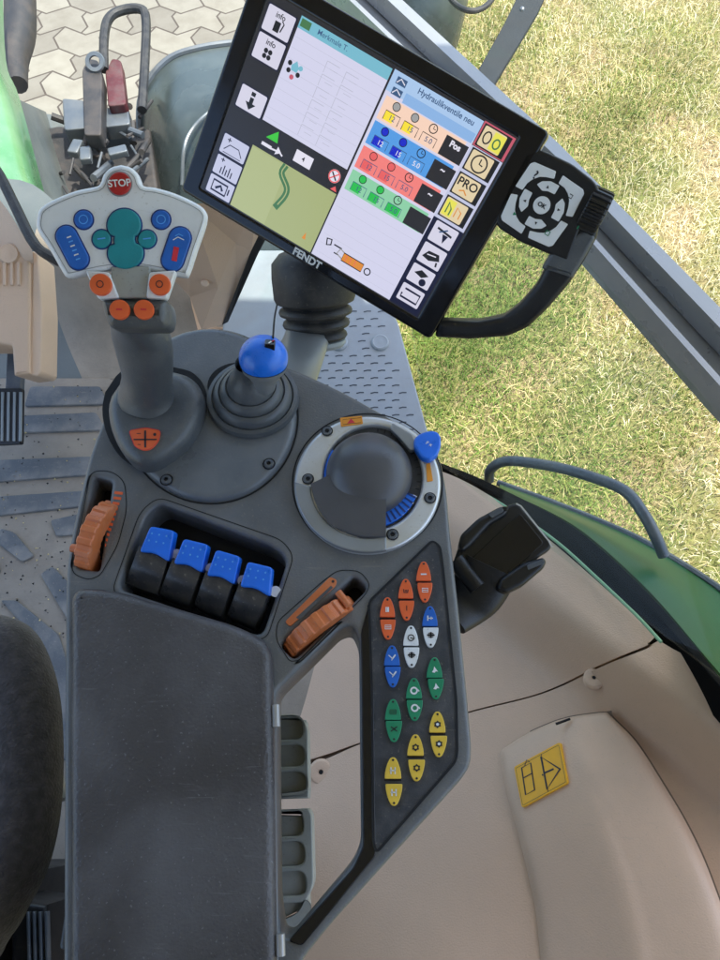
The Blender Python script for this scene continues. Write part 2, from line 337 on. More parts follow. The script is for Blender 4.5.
# grass blades
def blades():
    N=620000; x=rng.uniform(-.05,4.6,N); y=rng.uniform(-1.2,5.0,N)
    ct,st=math.cos(TILT),math.sin(TILT); dz=GZ-CAM.z; zc=-(-y*st+dz*ct); yc=y*ct+dz*st
    px=360+F*x/zc; py=480-F*yc/zc
    k=(px>300)&(px<790)&(py>-60)&(py<760)&(zc>0); x=x[k]; y=y[k]; n=len(x)
    patch=np.sin(x*2.3+1.1*np.sin(y*1.9))+np.sin(y*2.9+1.3*np.cos(x*2.1))+.8*np.sin(x*6.1-y*4.3)
    for (gx,gy,ga,gr) in ((470,340,2.2,.42),(600,300,1.3,.4),(560,470,1.6,.3),(690,520,-1.2,.35),(640,120,-1.8,.8),(700,250,-1.3,.5),(620,400,-.8,.3)):
        q=at(gx,gy,GZ); patch=patch+ga*np.exp(-((x-q.x)**2+(y-q.y)**2)/(gr*gr))
    u=rng.random(n); keep=u<np.maximum(.34,.60+.16*patch); x=x[keep]; y=y[keep]; patch=patch[keep]; n=len(x)
    kind=rng.random(n)+.22*patch-.04
    mi=np.where(kind>.74,0,np.where(kind>.46,1,np.where(kind>.12,2,3)))
    L=rng.uniform(.014,.055,n); big=rng.random(n)<.035; L[big]*=2.4; w=rng.uniform(.0008,.0021,n)
    a=rng.uniform(0,2*math.pi,n); lean=rng.uniform(.3,1.6,n); a2=rng.uniform(0,2*math.pi,n)
    dx,dy=np.cos(a),np.sin(a); wx,wy=-dy*w,dx*w
    hor1=L*.45*np.sin(lean*.5); ver1=L*.5*np.cos(lean*.5); hor2=hor1+L*.55*np.sin(np.minimum(lean*1.25,1.7)); ver2=ver1+L*.5*np.cos(np.minimum(lean*1.25,1.7))
    v=np.zeros((n,5,3)); v[:,0]=np.stack([x-wx,y-wy,np.full(n,GZ-.003)],1); v[:,1]=np.stack([x+wx,y+wy,np.full(n,GZ-.003)],1)
    v[:,2]=np.stack([x+dx*hor1+wx*.8,y+dy*hor1+wy*.8,GZ+ver1],1); v[:,3]=np.stack([x+dx*hor1-wx*.8,y+dy*hor1-wy*.8,GZ+ver1],1)
    v[:,4]=np.stack([x+dx*hor2,y+dy*hor2,GZ+np.maximum(ver2,.003)],1)
    o=np.arange(n)*5
    me=bpy.data.meshes.new('grass'); me.vertices.add(n*5); me.vertices.foreach_set('co',v.ravel())
    me.loops.add(n*7); li=np.stack([o,o+1,o+2,o+3,o+3,o+2,o+4],1).ravel(); me.loops.foreach_set('vertex_index',li.astype(np.int32))
    me.polygons.add(n*2); ls=np.stack([np.arange(n)*7,np.arange(n)*7+4],1).ravel(); me.polygons.foreach_set('loop_start',ls.astype(np.int32))
    me.polygons.foreach_set('material_index',np.repeat(mi,2).astype(np.int32))
    for q in ('grass_green','grass_light','grass_dry','grass_pale'): me.materials.append(M[q])
    me.update(calc_edges=True); me.validate()
    mk('grass',me,None,(0,0,0),'half dry yellow green meadow grass beside the tractor','grass',kind='stuff')
blades()

# ================================================================ CAB SHELL
# floor
g=MB(); g.add([(-1.3,-1.3,FZ),(.12,-1.3,FZ),(.06,.2,FZ),(.0,1.02,FZ),(-1.3,1.02,FZ)],[[0,1,2,3,4]],'beige_grey'); g.plate(Z(FZ),[(-1.3,-1.3),(.12,-1.3),(.06,.2),(.0,1.02),(-1.3,1.02)],-.06,-.001,'grey_dark',.004)
g.build('cab_floor',kind='structure')
# cab roof, out of view, sized to keep sun off the interior
rf=[(-1.15,-.95),(1.0,-.95),(1.05,.1),(1.0,1.2),(-1.15,1.25)]
g=MB(); g.plate(Z(.98),rnd(rf,.12),0,.12,'white',.04); g.poly(Pl((0,0,.98),(0,0,-1)),[(a,-b) for a,b in rf],0,'roof_lining')
g.build('shading_cab_roof',label='unseen cab roof panel sized to shade the console',cat='roof')
th=thing('rear_light_block',(-.15,-1.0,FZ),'dark unseen wall added behind the seat to block light','wall')  # out of view; added so light comes mainly from front and right
g=MB(); g.box((-.15,-1.02,.16),(1.9,.05,1.55),'light_block_dark',bev=.01); g.build('light_block_panel',th)
# floor mat with raised ribs
th=thing('floor_mat',at(50,470,FZ),'grey rubber floor mat with raised dark treads left of the console','floor mat')
fp=Z(FZ)
MP=lambda *p:fp.pts(p,.006)
g=MB(); g.plate(fp,rnd(MP((-80,378),(112,378),(118,420),(112,720),(-80,720)),.01),.001,.006,'beige_grey',.002); g.build('mat_sheet',th)
for p in [[(30,386),(100,386),(108,404),(24,406)],[(-40,418),(96,412),(106,430),(-40,434)],[(-60,462),(92,456),(98,474),(-60,486)],[(-60,500),(90,490),(92,505),(-60,522)],
          [(0,528),(14,532),(34,556),(22,562),(-4,542)],[(50,520),(86,512),(84,534),(56,536)],[(40,574),(52,566),(76,590),(88,622),(76,634),(58,604)],[(0,600),(16,600),(58,634),(76,690),(70,760),(58,760),(58,690),(40,644)],[(-60,556),(-6,556),(0,572),(-60,580)]]:
    g=MB(); g.plate(fp,rnd(fp.pts(p,.011),.006),.004,.011,'mat_dark',.002); g.build('tread',th)
g=MB()
for i in range(260):
    x,y=rng.uniform(0,112),rng.uniform(384,640); c=at(x,y,FZ+.012); s_=rng.uniform(.0008,.0028); a=rng.uniform(0,6.3); 
    g.add([c+V((s_*math.cos(a),s_*math.sin(a),-.002)),c+V((s_*math.cos(a+2.1),s_*math.sin(a+2.1),-.002)),c+V((s_*math.cos(a+4.2),s_*math.sin(a+4.2),-.002)),c+V((0,0,s_*.6))],[[0,1,3],[1,2,3],[2,0,3]],random.choice(['iron_dark','grass_dry','beige_grey','gap']))
g.build('floor_crumbs',label='dirt crumbs and straw bits scattered on the floor mat',cat='crumbs',kind='stuff')
# footwell wall: sloping trims ahead of the mat
g=MB()
g.grid([[(-60,383,FZ),(40,383,FZ),(84,383,FZ)],[(-60,330,FZ+.03),(40,330,FZ+.02),(62,330,FZ+.02)],[(-60,250,FZ+.14),(20,250,FZ+.12),(40,262,FZ+.12)],[(-60,215,FZ+.16),(10,215,FZ+.16),(36,230,FZ+.16)],[(-60,180,FZ+.16),(20,180,FZ+.16),(60,205,FZ+.16)]],'grey_panel',4,4)
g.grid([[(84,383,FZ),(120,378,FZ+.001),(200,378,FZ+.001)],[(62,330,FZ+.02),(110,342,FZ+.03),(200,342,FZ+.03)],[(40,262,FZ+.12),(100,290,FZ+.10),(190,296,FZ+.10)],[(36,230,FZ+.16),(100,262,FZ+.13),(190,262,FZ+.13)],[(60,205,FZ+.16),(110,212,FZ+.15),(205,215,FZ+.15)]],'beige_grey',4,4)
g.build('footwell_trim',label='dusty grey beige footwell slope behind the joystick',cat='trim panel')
g=MB(); g.grid([[(176,380,FZ+.004),(230,380,FZ+.004),(300,400,FZ+.004)],[(186,340,FZ+.015),(230,338,FZ+.01),(262,350,FZ+.01)],[(190,296,FZ+.05),(215,326,FZ+.02),(236,322,FZ+.02)]],'beige',4,4,skirt=.01); g.build('floor_ledge',label='small beige floor ledge behind the blue ball knob',cat='trim panel')
# beige post between joystick head and monitor
th=thing('trim_post',at(205,328,FZ+.02),'beige front corner trim post between joystick head and monitor','trim panel')
zt=-.22; zb=-.56
g=MB(); A=[at(150,150,-.1),at(262,205,-.1),at(201.5,330,zb),at(190,297,-.5),at(150,268,-.42)]
g.add([at(168,240,-.22),at(190,204,-.16),at(258,200,-.14),at(235.6,243,-.30),at(218,287,-.42),at(201.5,330,zb),at(190,297,-.48),at(179,285,-.45),at(150,262,-.40)],[[0,8,7,6,5,4,3,2,1]],'beige'); 
g.add([at(258,200,-.14),at(235.6,243,-.30),at(218,287,-.42),at(201.5,330,zb),at(222,325,zb-.002),at(237,287,-.44),at(251,251,-.32),at(276,200,-.16)],[[0,1,6,7],[1,2,5,6],[2,3,4,5]],'beige_light')
g.build('post_panel',th,smooth=False)
g=MB(); pq=Z(-.02); c=at(205,283,-.40); g.lathe(c,(.2,-.7,.7),[(0.0001,.003),(.005,.003),(.007,.0),(.007,-.004)],'beige_light',20); g.build('trim_plug',th)
g=MB(); g.add([at(251,251,-.32),at(258,254,-.33),at(228,322,zb-.01),at(222,325,zb-.002)],[[0,3,2,1]],'gap'); g.add([at(276,200,-.16),at(285,202,-.17),at(258,254,-.33),at(251,251,-.32)],[[0,3,2,1]],'gap'); g.build('post_seal',th,smooth=False)
# left windscreen corner: beige trim, black seal, green bonnet side
g=MB(); g.grid([[(-80,170,-.25),(-30,180,-.25),(0,200,-.25),(32,250,-.27)],[(-80,300,-.33),(-30,300,-.33),(0,290,-.33),(34,262,-.30)]],'beige',4,4); g.build('corner_trim',label='beige trim corner below the left windscreen edge',cat='trim panel')
g=MB(); g.sweep([at(*p) for p in [(-60,60,-.2),(-20,145,-.22),(0,176,-.235),(18,212,-.25),(36,246,-.262),(60,262,-.28)]],[.008]*6,'rubber',10,flat=.7,sub=4); g.build('windscreen_seal',label='black rubber seal along the lower left windscreen edge',cat='seal')
th=thing('bonnet',at(10,130,-.9),'light green tractor bonnet side at the left edge','bonnet')
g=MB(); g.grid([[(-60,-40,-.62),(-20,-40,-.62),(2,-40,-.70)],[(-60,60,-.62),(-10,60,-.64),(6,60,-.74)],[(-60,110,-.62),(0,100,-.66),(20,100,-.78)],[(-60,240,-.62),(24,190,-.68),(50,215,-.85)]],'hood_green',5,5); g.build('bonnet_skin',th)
g=MB(); g.grid([[(20,100,-.78),(46,112,-1.15)],[(34,160,-.81),(62,165,-1.15)],[(50,215,-.85),(80,215,-1.15)]],'grey_panel',4,4); g.grid([[(22,112,-1.16),(62,118,-1.16),(80,150,-1.16)],[(34,160,-1.16),(62,165,-1.16),(90,165,-1.16)],[(50,215,-1.16),(80,215,-1.16),(90,215,-1.16)]],'grey_panel',4,4); g.build('bonnet_lower',th)
# front linkage and attachments
th=thing('front_linkage',at(95,150,-1.25),'dirty front hitch with hooks and a rusty red link ahead of the bonnet','hitch')
def Wb(p,z,dz,m,bev=.004,nm='link'):
    pl=Z(z); g=MB(); g.plate(pl,rnd(pl.pts(p,0),.012),-dz,0,m,bev); return g.build(nm,th)
Wb([(45,128),(60,125),(90,130),(150,128),(158,190),(120,215),(60,205)],-1.12,.08,'iron_dark',.01,'frame')
Wb([(62,98),(84,100),(86,128),(64,130)],-1.02,.05,'zinc',nm='bracket_plate'); Wb([(100,108),(128,106),(130,124),(104,127)],-1.03,.05,'zinc',nm='bracket_plate')
Wb([(82,70),(88,58),(98,60),(102,75),(101,135),(84,135)],-.98,.05,'iron_dark',nm='catch_hook'); Wb([(105,72),(112,58),(121,60),(126,104),(108,106)],-1.0,.04,'iron_red',nm='red_link')
g=MB()
for i in range(34):
    a=(rng.uniform(60,150),rng.uniform(100,196)); b=(a[0]+rng.uniform(-18,18),a[1]+rng.uniform(-22,22)); g.sweep([at(*a,-1.05+rng.uniform(-.03,.05)),at(*b,-1.05+rng.uniform(-.03,.05))],rng.uniform(.004,.012),random.choice(['iron_dark','iron_dark','iron_dark','steel']),8)
g.build('hitch_clutter',th)
for p in [(76,148),(86,155),(118,152)]:
    g=MB(); c=at(p[0],p[1],-1.03); g.box(c,(.06,.035,.02),'zinc',Matrix.Rotation(R(20*p[0]),3,'Z'),.004); g.build('zinc_clamp',th)
g=MB(); g.lathe(at(95,62,-.96),(0,-.6,.8),[(.018,.006),(.03,.006),(.033,0),(.018,-.004),(.018,.006)],'zinc',24); g.build('ring',th)
g=MB(); g.sweep([at(*p) for p in [(104,70,-1.0),(104,40,-.98),(108,20,-.97),(120,11,-.97),(140,9,-.97),(146,20,-.98),(145,60,-1.0),(142,110,-1.02)]],.016,'rubber',10,sub=5); g.build('hydraulic_hose',th)
g=MB(); g.sweep([at(*p) for p in [(20,-20,-.9),(20,30,-.92),(14,60,-.93),(18,85,-.93)]],[.05,.05,.045,.03],'iron_dark',12,sub=4); g.build('lamp_arm',label='dark upright bar at the upper left edge of the paving',cat='bar')
# front mudguard seen through the windscreen
th=thing('front_mudguard',at(190,120,-1.4),'grey rounded front mudguard over the wheel behind the monitor','mudguard')
g=MB(); g.grid([[(138,215,-1.35),(139,140,-1.2),(142,95,-1.1),(165,62,-1.04),(200,48,-1.02),(260,40,-1.02)],[(190,240,-1.2),(182,150,-1.05),(185,120,-1.0),(205,100,-.97),(230,90,-.97),(280,85,-.97)],[(300,260,-1.15),(260,160,-1.0),(260,130,-.96),(262,120,-.95),(280,120,-.95),(320,115,-.95)]],'guard',5,6,skirt=.25); g.build('guard_skin',th)
g=MB(); g.sweep([at(*p) for p in [(138,215,-1.345),(139,140,-1.195),(142,95,-1.095),(165,62,-1.035),(200,48,-1.015),(260,40,-1.015)]],.012,'zinc',8,sub=5); g.sweep([at(*p) for p in [(182,185,-1.07),(184,150,-1.0),(192,130,-.98),(210,112,-.96),(240,95,-.96)]],.006,'zinc',8,sub=5); g.build('guard_rim',th)
# tyre / tank upper centre
g=MB(); c=at(405,-5,-1.1); g.lathe(c,(.2,.1,1),[(.0001,.16),(.10,.155),(.20,.12),(.24,.04),(.25,-.1),(.22,-.4)],'guard',40); g.build('diesel_tank',label='rounded blue grey tank end outside behind the rail above the monitor',cat='tank')
g=MB(); g.sweep([at(*p) for p in [(440,-30,-.75),(448,-6,-.75),(458,6,-.76),(472,11,-.76),(486,6,-.76),(496,-8,-.75),(500,-30,-.74)]],.0085,'rubber',10,sub=6); g.build('rubber_hose',label='black hose loop outside at the top edge',cat='hose')
th=thing('mirror_arm',at(500,60,-.5),'flat dark steel mirror arm with a rivet outside the rail','mirror arm')
pl=Pl(at(515,30,-.42),(-.1,-.35,.95)); g=MB(); g.plate(pl,pl.pts([(524,-40),(560,-40),(548,-10),(538,12),(520,42),(486,98),(468,88),(505,22),(518,-5)]),-.012,0,'arm_dark',.002); g.build('arm_bar',th)
g=MB(); q=pl.px(522,9); g.lathe(pl.W(*q),pl.n,[(.0001,.004),(.004,.003),(.006,0)],'zinc',16); g.build('rivet',th)
# window rail
th=thing('window_rail',at(520,200,-.2),'pale grey extruded window frame rail running diagonally behind the monitor','window frame')
def railp(off,z): # offset px perpendicular at both ends
    off=off*.76
    return [at(250+off*.35,-92-off*.9*.65,z),at(345+off*.45,-2-off*.6,z),at(530+off*.6,176-off*.62,z),at(722+off*.85,392-off*.78,z),at(900+off*1.0,580-off*.9,z)]
def strip(a,b,z0,z1,m,nm):
    pa=railp(a,z0); pb=railp(b,z1); g=MB(); g.add(pa+pb,[[i,i+1,6+i,5+i] for i in range(4)],m)
    pc=[p-V((0,0,.03)) for p in pa]; pd=[p-V((0,0,.03)) for p in pb]
    g.add(pa+pc,[[i,i+1,6+i,5+i][::-1] for i in range(4)],m); g.add(pb+pd,[[i,i+1,6+i,5+i] for i in range(4)],m); g.build(nm,th,smooth=False)
strip(-6,3,-.150,-.140,'metal_rail','inner_lip'); strip(3,10,-.128,-.128,'metal_rail_light','inner_bead'); strip(10,42,-.145,-.145,'metal_rail','rail_web'); strip(42,49,-.125,-.125,'metal_rail_dark','groove'); strip(49,66,-.112,-.112,'metal_rail_light','outer_bead')
# glass
m=bpy.data.materials.new('glass'); m.use_nodes=True; nt=m.node_tree; nt.nodes.clear(); o_=nt.nodes.new('ShaderNodeOutputMaterial'); mx=nt.nodes.new('ShaderNodeMixShader'); tr=nt.nodes.new('ShaderNodeBsdfTransparent'); gl=nt.nodes.new('ShaderNodeBsdfGlossy'); gl.inputs['Roughness'].default_value=.02
tr.inputs[0].default_value=(.95,.975,.96,1); mx.inputs[0].default_value=.016
nt.links.new(tr.outputs[0],mx.inputs[1]); nt.links.new(gl.outputs[0],mx.inputs[2]); nt.links.new(mx.outputs[0],o_.inputs[0]); M['glass']=m
def pane(nm,q,lab,gr='window panes of the cab'):
    g=MB(); a,b,c,d=[V(x) for x in q]; n=(b-a).cross(d-a).normalized()*.004; vs=[a,b,c,d,a+n,b+n,c+n,d+n]
    g.add(vs,[[3,2,1,0],[4,5,6,7],[0,1,5,4],[1,2,6,5],[2,3,7,6],[3,0,4,7]],'glass'); g.build(nm,label=lab,cat='window',group=gr,smooth=False)
G1=at(430,458,-.52); G2=at(724,688,-.24); RA=railp(6,-.135); 
pane('window_pane',[at(432,456,-.51),at(728,682,-.24),RA[3]+V((.0,0,-.035)),RA[1]+V((.03,.02,-.035))],'clear lower side window pane between the black gasket and the grey rail')
pane('window_pane',[RA[1]+V((.04,.03,.02)),RA[4]+V((.04,.03,.02)),(.70,.0,1.2),(.30,.95,1.2)],'clear upper side window pane above the grey rail')
pane('windscreen',[(-1.2,1.03,FZ+.02),(-.0,1.03,FZ+.02),(-.0,.95,1.2),(-1.2,.95,1.2)],'clear front windscreen ahead of the joystick and monitor')
# gasket, fender, rail
gl_=[(380,436),(436,461),(470,474),(500,488),(548,512),(580,532),(620,566),(660,606),(700,652),(724,682),(780,740)]
def gz(p): t=((p[0]-436)*284+(p[1]-465)*220)/128881; return -.50+.27*t
low=[(380,452),(436,470),(470,486),(500,503),(548,540),(580,562),(620,596),(660,630),(690,662),(720,694),(780,760)]
g=MB(); g.grid([[(*p,gz(p)-.025) for p in gl_],[((p[0]+q[0])/2,(p[1]+q[1])/2,gz(p)-.008) for p,q in zip(gl_,low)],[(*q,gz(q)-.02) for q in low]],'gasket',3,4,skirt=.05)
g.build('window_gasket',label='thick black rubber gasket between beige trim and green mudguard',cat='gasket')
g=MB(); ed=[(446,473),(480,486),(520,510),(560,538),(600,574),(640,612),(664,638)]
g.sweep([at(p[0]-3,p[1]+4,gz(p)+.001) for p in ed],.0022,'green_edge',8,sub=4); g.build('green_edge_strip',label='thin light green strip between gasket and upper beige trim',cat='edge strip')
g=MB(); up=[(500,484),(550,502),(600,522),(640,540),(680,563),(724,592),(800,650)]; lo=[(500,489),(548,511),(582,531),(622,565),(662,605),(724,678),(800,760)]
g.grid([[(*p,gz(p)-.13) for p in up],[((a[0]+b_[0])/2,(a[1]+b_[1])/2,gz(a)-.08) for a,b_ in zip(up,lo)],[(*p,gz(p)-.06) for p in lo]],'fender_green',4,5,skirt=.06)
th=thing('rear_mudguard',at(640,560,-.45),'glossy green rear mudguard outside below the side window','mudguard'); g.build('mudguard_skin',th)
g=MB(); g.sweep([at(p[0]-2,p[1]-1,gz(p)-.132) for p in up],[.006]*7,'steel',8,sub=4); g.build('mudguard_lip',th)
g=MB(); hp=[(489,480,-.53),(491,469,-.50),(508,461,-.47),(551,466,-.44),(592,477,-.41),(625,491,-.39),(643,513,-.38),(655,535,-.385),(664,556,-.40)]
g.sweep([at(*p) for p in hp],.0085,'steel',14,sub=6); g.build('grab_rail',label='bent grey tubular grab rail outside on the green mudguard',cat='grab rail')

# ================================================================ BEIGE TRIM
def zt(px,py):
    t=((px-436)*284+(py-465)*220)/128881; d=(-220*(px-436)+284*(py-465))/359
    zg=-.49+.235*(.8+(t-.8)*.35-.03*math.log(1+math.exp(-(t-.8)/.0461))*-1.0 if 0 else t-.65*.05*math.log(1+math.exp((t-.8)/.05)))
    s=lambda a,b,x: (lambda u:u*u*(3-2*u))(min(1,max(0,(x-a)/(b-a))))
    return zg-.006*min(1,max(0,d)/30)-.115*s(26,108,d)-.05*s(95,360,d)
ru=[[(200,440),(360,446),(432,468),(470,484),(505,506),(540,532),(580,566),(620,602),(655,636)],
    [(200,480),(355,480),(432,482),(468,502),(500,524),(534,552),(574,586),(612,620),(654,638)],
    [(195,540),(345,540),(420,525),(460,545),(495,570),(530,600),(565,628),(605,648),(652,640)],
    [(190,620),(335,620),(410,600),(450,615),(488,630),(525,650),(562,664),(600,660),(650,642)],
    [(190,705),(320,700),(400,670),(445,675),(482,682),(520,682),(560,677),(600,661),(648,643)],
    [(190,790),(308,760),(362,742),(420,726),(474,710),(530,696),(562,684),(602,664),(648,645)]]
g=MB(); g.grid(ru,'beige',20,16,zf=zt,skirt=.02)
th=thing('upper_side_trim',at(520,600,-.5),'beige upper side wall trim right of the console below the gasket','trim panel'); g.build('trim_skin',th)
rl=[[(190,795),(308,765),(362,743.6),(420,727.6),(474,711.6),(530,697.6),(563,685.6),(604,665.6),(648,648),(658,641),(664,644)],
    [(190,810),(308,795),(362,780),(420,765),(474,750),(530,730),(570,712),(612,692),(652,668),(680,658),(694,661)],
    [(190,860),(308,850),(362,840),(420,825),(474,810),(530,790),(575,760),(622,730),(665,705),(704,684),(730,688)],
    [(190,920),(308,910),(362,900),(420,890),(474,880),(530,860),(585,830),(640,800),(690,770),(738,738),(778,728)],
    [(190,1000),(308,1000),(362,1000),(420,1000),(474,1000),(540,1000),(600,980),(670,950),(730,920),(790,900),(840,900)],
    [(190,1100),(308,1100),(362,1100),(420,1100),(474,1100),(540,1100),(600,1100),(670,1100),(760,1100),(840,1100),(900,1100)]]
g=MB(); g.grid(rl,'beige',26,26,zf=lambda a,b:zt(a,b)+.009,skirt=.03)
tl=thing('lower_side_trim',at(450,850,-.6),'beige lower side wall trim below the curved seam','trim panel'); g.build('trim_skin',tl)
g=MB(); g.grid([[(244,770),(362,738),(474,705),(562,680),(648,640)],[(244,795),(362,756),(474,722),(562,698),(655,655)]],'seam_brown',6,4,zf=lambda a,b: zt(a,b)-.012); g.build('seam_backing',tl)
# round plugs
def plug(par,x,y,r,nn=(0,-.1,1)):
    c=at(x,y,zt(x,y)+.010); d=dep(x,y,zt(x,y)); g=MB(); rr=r*d/F
    g.lathe(c,nn,[(.0001,-.001),(rr*.16,-.001),(rr*.2,.0025),(rr*.5,.0035),(rr*.85,.0025),(rr,.0),(rr*1.02,-.012)],'beige_light',28); g.lathe(c+V(nn).normalized()*.0027,nn,[(.0001,.0002),(rr*.17,.0002)],'gap',16); g.build('trim_plug',par)
plug(tl,321,772,12); plug(tl,594,678,10,(-.25,.1,1))
# storage lid
def zl(px,py):
    base=zt(px,py); t=(py-720)/240; ridge=576+ (py-720)*.24
    d=px-ridge
    return base+.016+.0006*0-.00005*max(0,-d)*1.2+ (.000005*d if d>0 else 0)
lf=[(496,752),(503,790),(514,830),(526,880),(533,920),(539,1000),(545,1080)]; rt=[(610,712),(636,742),(662,782),(690,830),(712,880),(738,960),(760,1080)]
rows=[]
lf.insert(1,(497,758)); rt.insert(1,(613,718))
for i,(a,b_) in enumerate(zip(lf,rt)):
    r=[]
    for u in (0,.035,.10,.3,.50,.60,.70,.88,.965,1):
        x=a[0]+(b_[0]-a[0])*u; y=a[1]+(b_[1]-a[1])*u
        if i<2: y-= (10+i*1)*math.sin(u*math.pi)
        r.append((x,y))
    rows.append(r)
US=(0,.035,.10,.3,.50,.60,.70,.88,.965,1)
zed={}
def zlid(px,py):
    k=(px-(575+(py-725)*.25))
    up=.034-.00030*max(0,-k)-.00004*max(0,k)
    return zt(px,py)+up+.009
th=thing('storage_lid',at(600,850,-.45),'beige storage box lid with a yellow warning sticker in the lower right','storage lid')
rz=[[(x,y,zlid(x,y)-(.016 if u in(0,1) else .004 if u in(.035,.965) else 0)-(.016 if i==0 else .004 if i==1 else 0)) for u,(x,y) in zip(US,rr_)] for i,rr_ in enumerate(rows)]
g=MB(); g.grid(rz,'beige_light',5,6,skirt=.05); g.build('lid_shell',th)
g=MB(); ex=[[(r[0][0]-1.2,r[0][1]-1)]+r[1:-1]+[(r[-1][0]+1.6,r[-1][1]-.5)] for r in rows]; ex[0]=[(x,y-1) for x,y in ex[0]]
g.grid(ex,'seam_brown',5,6,zf=lambda a,b: zlid(a,b)-.020,skirt=.0); g.build('lid_gap',th)
g=MB(); 
def onlid(x,y,dz=.0008): return at(x,y,zlid(x,y)+dz)
p0=onlid(520,806,.001); p1=onlid(567,783,.001); p3=onlid(514,766,.001); nn=(p1-p0).cross(p3-p0).normalized(); nn=nn if nn.z>0 else -nn
sp=Pl((p0+p1+p3)/3+nn*.0028,nn,(p1-p0))
g.plate(sp,rnd(sp.pts([(514,767),(560,742),(568,783),(522,808)]),.003),-.007,.0006,'sticker',.0003)
g.stroke(sp,sp.pts([(541.5,754),(548.5,792)]),.0008,.0009,'ink')
tri=sp.pts([(541,757),(560,769),(547,789)],.001); g.stroke(sp,tri,.0030,.0010,'ink',True); g.stroke(sp,sp.pts([(545,773),(554,769)]),.002,.001,'ink'); g.lathe(sp.W(*sp.px(543,775)),sp.n,[(.0001,.0012),(.0011,.0012)],'ink',10)
bk_=sp.pts([(522,768),(531,763),(535,790),(526,795)]); g.stroke(sp,bk_,.0019,.001,'ink',True); g.stroke(sp,sp.pts([(524,778),(533,773)]),.0012,.001,'ink'); g.stroke(sp,sp.pts([(525,766),(527,760),(530,762)]),.0010,.001,'ink')
g.stroke(sp,rnd(sp.pts([(516,768.5),(559,745),(566,782),(523,805.5)]),.002),.0004,.0009,'ink',True)
g.build('warning_sticker',th)
g=MB(); q=zlid(562,722); g.sweep([at(556,724,q+.005),at(570,719,q+.005)],.0016,'gap',8); g.build('latch',th)

# ---- grey cup/vent trays between pad and opening
for p,ns,lab in [([(262,716),(296,714),(304,720),(308,728),(309,792),(262,800)],3,'grey three slot vent tray visible through the console opening, upper one'),([(262,812),(309,808),(312,815),(314,885),(300,915),(262,940)],4,'grey slotted vent tray through the console opening, lower dirtier one')]:
    pl=Z(-.112); th=thing('vent_tray',at(290,sum(q[1] for q in p)/len(p),-.12),lab,'vent tray','vent trays beside the armrest')
    y0=min(q[1] for q in p)+5; sl=[]
    hh=(max(q[1] for q in p)-y0)/ns - (1 if ns==3 else 3)
    for i in range(ns):
        yy_=y0+i*(hh+1.0); 
        if ns==4 and i==3: sl.append(rnd(pl.pts([(262,yy_+2),(309,yy_),(309,yy_+14),(292,yy_+hh-4),(262,yy_+hh+8)]),.006,5)); continue
        sl.append(rnd(pl.pts([(255,yy_),(302+i*1.5,yy_-2),(304+i*1.5,yy_+hh-6),(255,yy_+hh-4)]),.008,6))
    g=MB(); g.plate(pl,rnd(pl.pts([(245,p[0][1])]+p[1:-1]+[(245,p[-1][1])]),.006),-.03,0,'vent_grey',.0015,holes=sl); g.build('tray_frame',th)
    g=MB(); g.plate(Z(-.1165),Z(-.1165).pts([(240,p[0][1]+2),(306,p[0][1]+4),(309,p[-2][1]-2),(296 if ns==4 else 308,p[-1][1]-(28 if ns==4 else 2)),(240,p[-1][1])]),-.03,0,'vent_dark',.001); g.build('tray_floor',th)

# ================================================================ STEP PLATE (grey dotted panel)
pl=Pl(at(370,360,-.60),(0,-.12,1)); th=thing('dotted_step_plate',at(370,400,-.63),'pale blue grey plate with rows of short dashes behind the monitor mount','step plate')
g=MB(); g.plate(pl,rnd(pl.pts([(238,250),(360,250),(398,322),(430,440),(400,480),(240,480),(222,330)]),.01),-.03,0,'plate_grey',.003); g.build('plate',th)
g=MB()
for j in range(22):
    y=312+j*7.4
    if 330<y<356: xs=[(j*5+i*14.5) for i in range(0)]; rng_x=[358+ (j%2)*4] if abs(y-343)<12 else []
    else: rng_x=[250+i*14.2+(j%2)*7 for i in range(14)]
    for x in rng_x:
        e_=398+(y-322)*.27-9
        if x+8>e_ or (230<x<305 and y<352): continue
        a=pl.px(x,y,.0004); b_=pl.px(x+7.5,y-.8,.0004); g.stroke(pl,[a,((a[0]+b_[0])/2,(a[1]+b_[1])/2+.0012),b_],.0026,.0005,'plate_dash')
g.build('dash_pattern',th)
for x,y in ((339,343),(380,343)):
    d=(CAM-pl.W(*pl.px(x,y))).length; g=MB(); g.lathe(pl.W(*pl.px(x,y)),pl.n,[(.0001,.006),(.004,.0062),(.011,.005),(.0145,.006),(.017,.004),(.018,0)],'plate_grey',32); g.build('round_stud',th)

# ================================================================ SEAT, STEERING COLUMN, PEDALS
g=MB(); so=[(-260,560),(-60,598),(-6,608),(16,622),(31,650),(41,690),(44,750),(40,815),(27,870),(6,912),(-14,945),(-60,990),(-260,1030)]
pl=Z(-.03); q=[tuple(a) for a in cr(pl.pts(so,0),5)]; g.plate(pl,q,-.040,0,'seat_fabric',.034,seg=10); 
th=thing('seat',at(-60,800,FZ),'dark charcoal fabric seat cushion edge at the left','seat'); g.build('cushion',th)
g=MB(); g.box((-.42,-.62,.18),(.48,.12,.62),'seat_fabric',Matrix.Rotation(R(-12),3,'X'),.04); g.build('backrest',th)  # unseen backrest, added with the rear wall to block light from behind
g=MB(); g.box((-.50,-.22,(FZ-.08)/2),(.22,.30,abs(FZ)-.08),'black'); g.build('seat_base',th)
g=MB(); g.sweep([at(40,700,-.10),at(55,770,-.13),at(62,800,-.13)],.006,'metal_rail',10,sub=4); g.build('adjust_lever',th)
g=MB(); pl=Z(-.35)
g.plate(pl,pl.pts([(10,900),(46,905),(52,1000),(10,1000)],0),-.10,0,'black',.006)
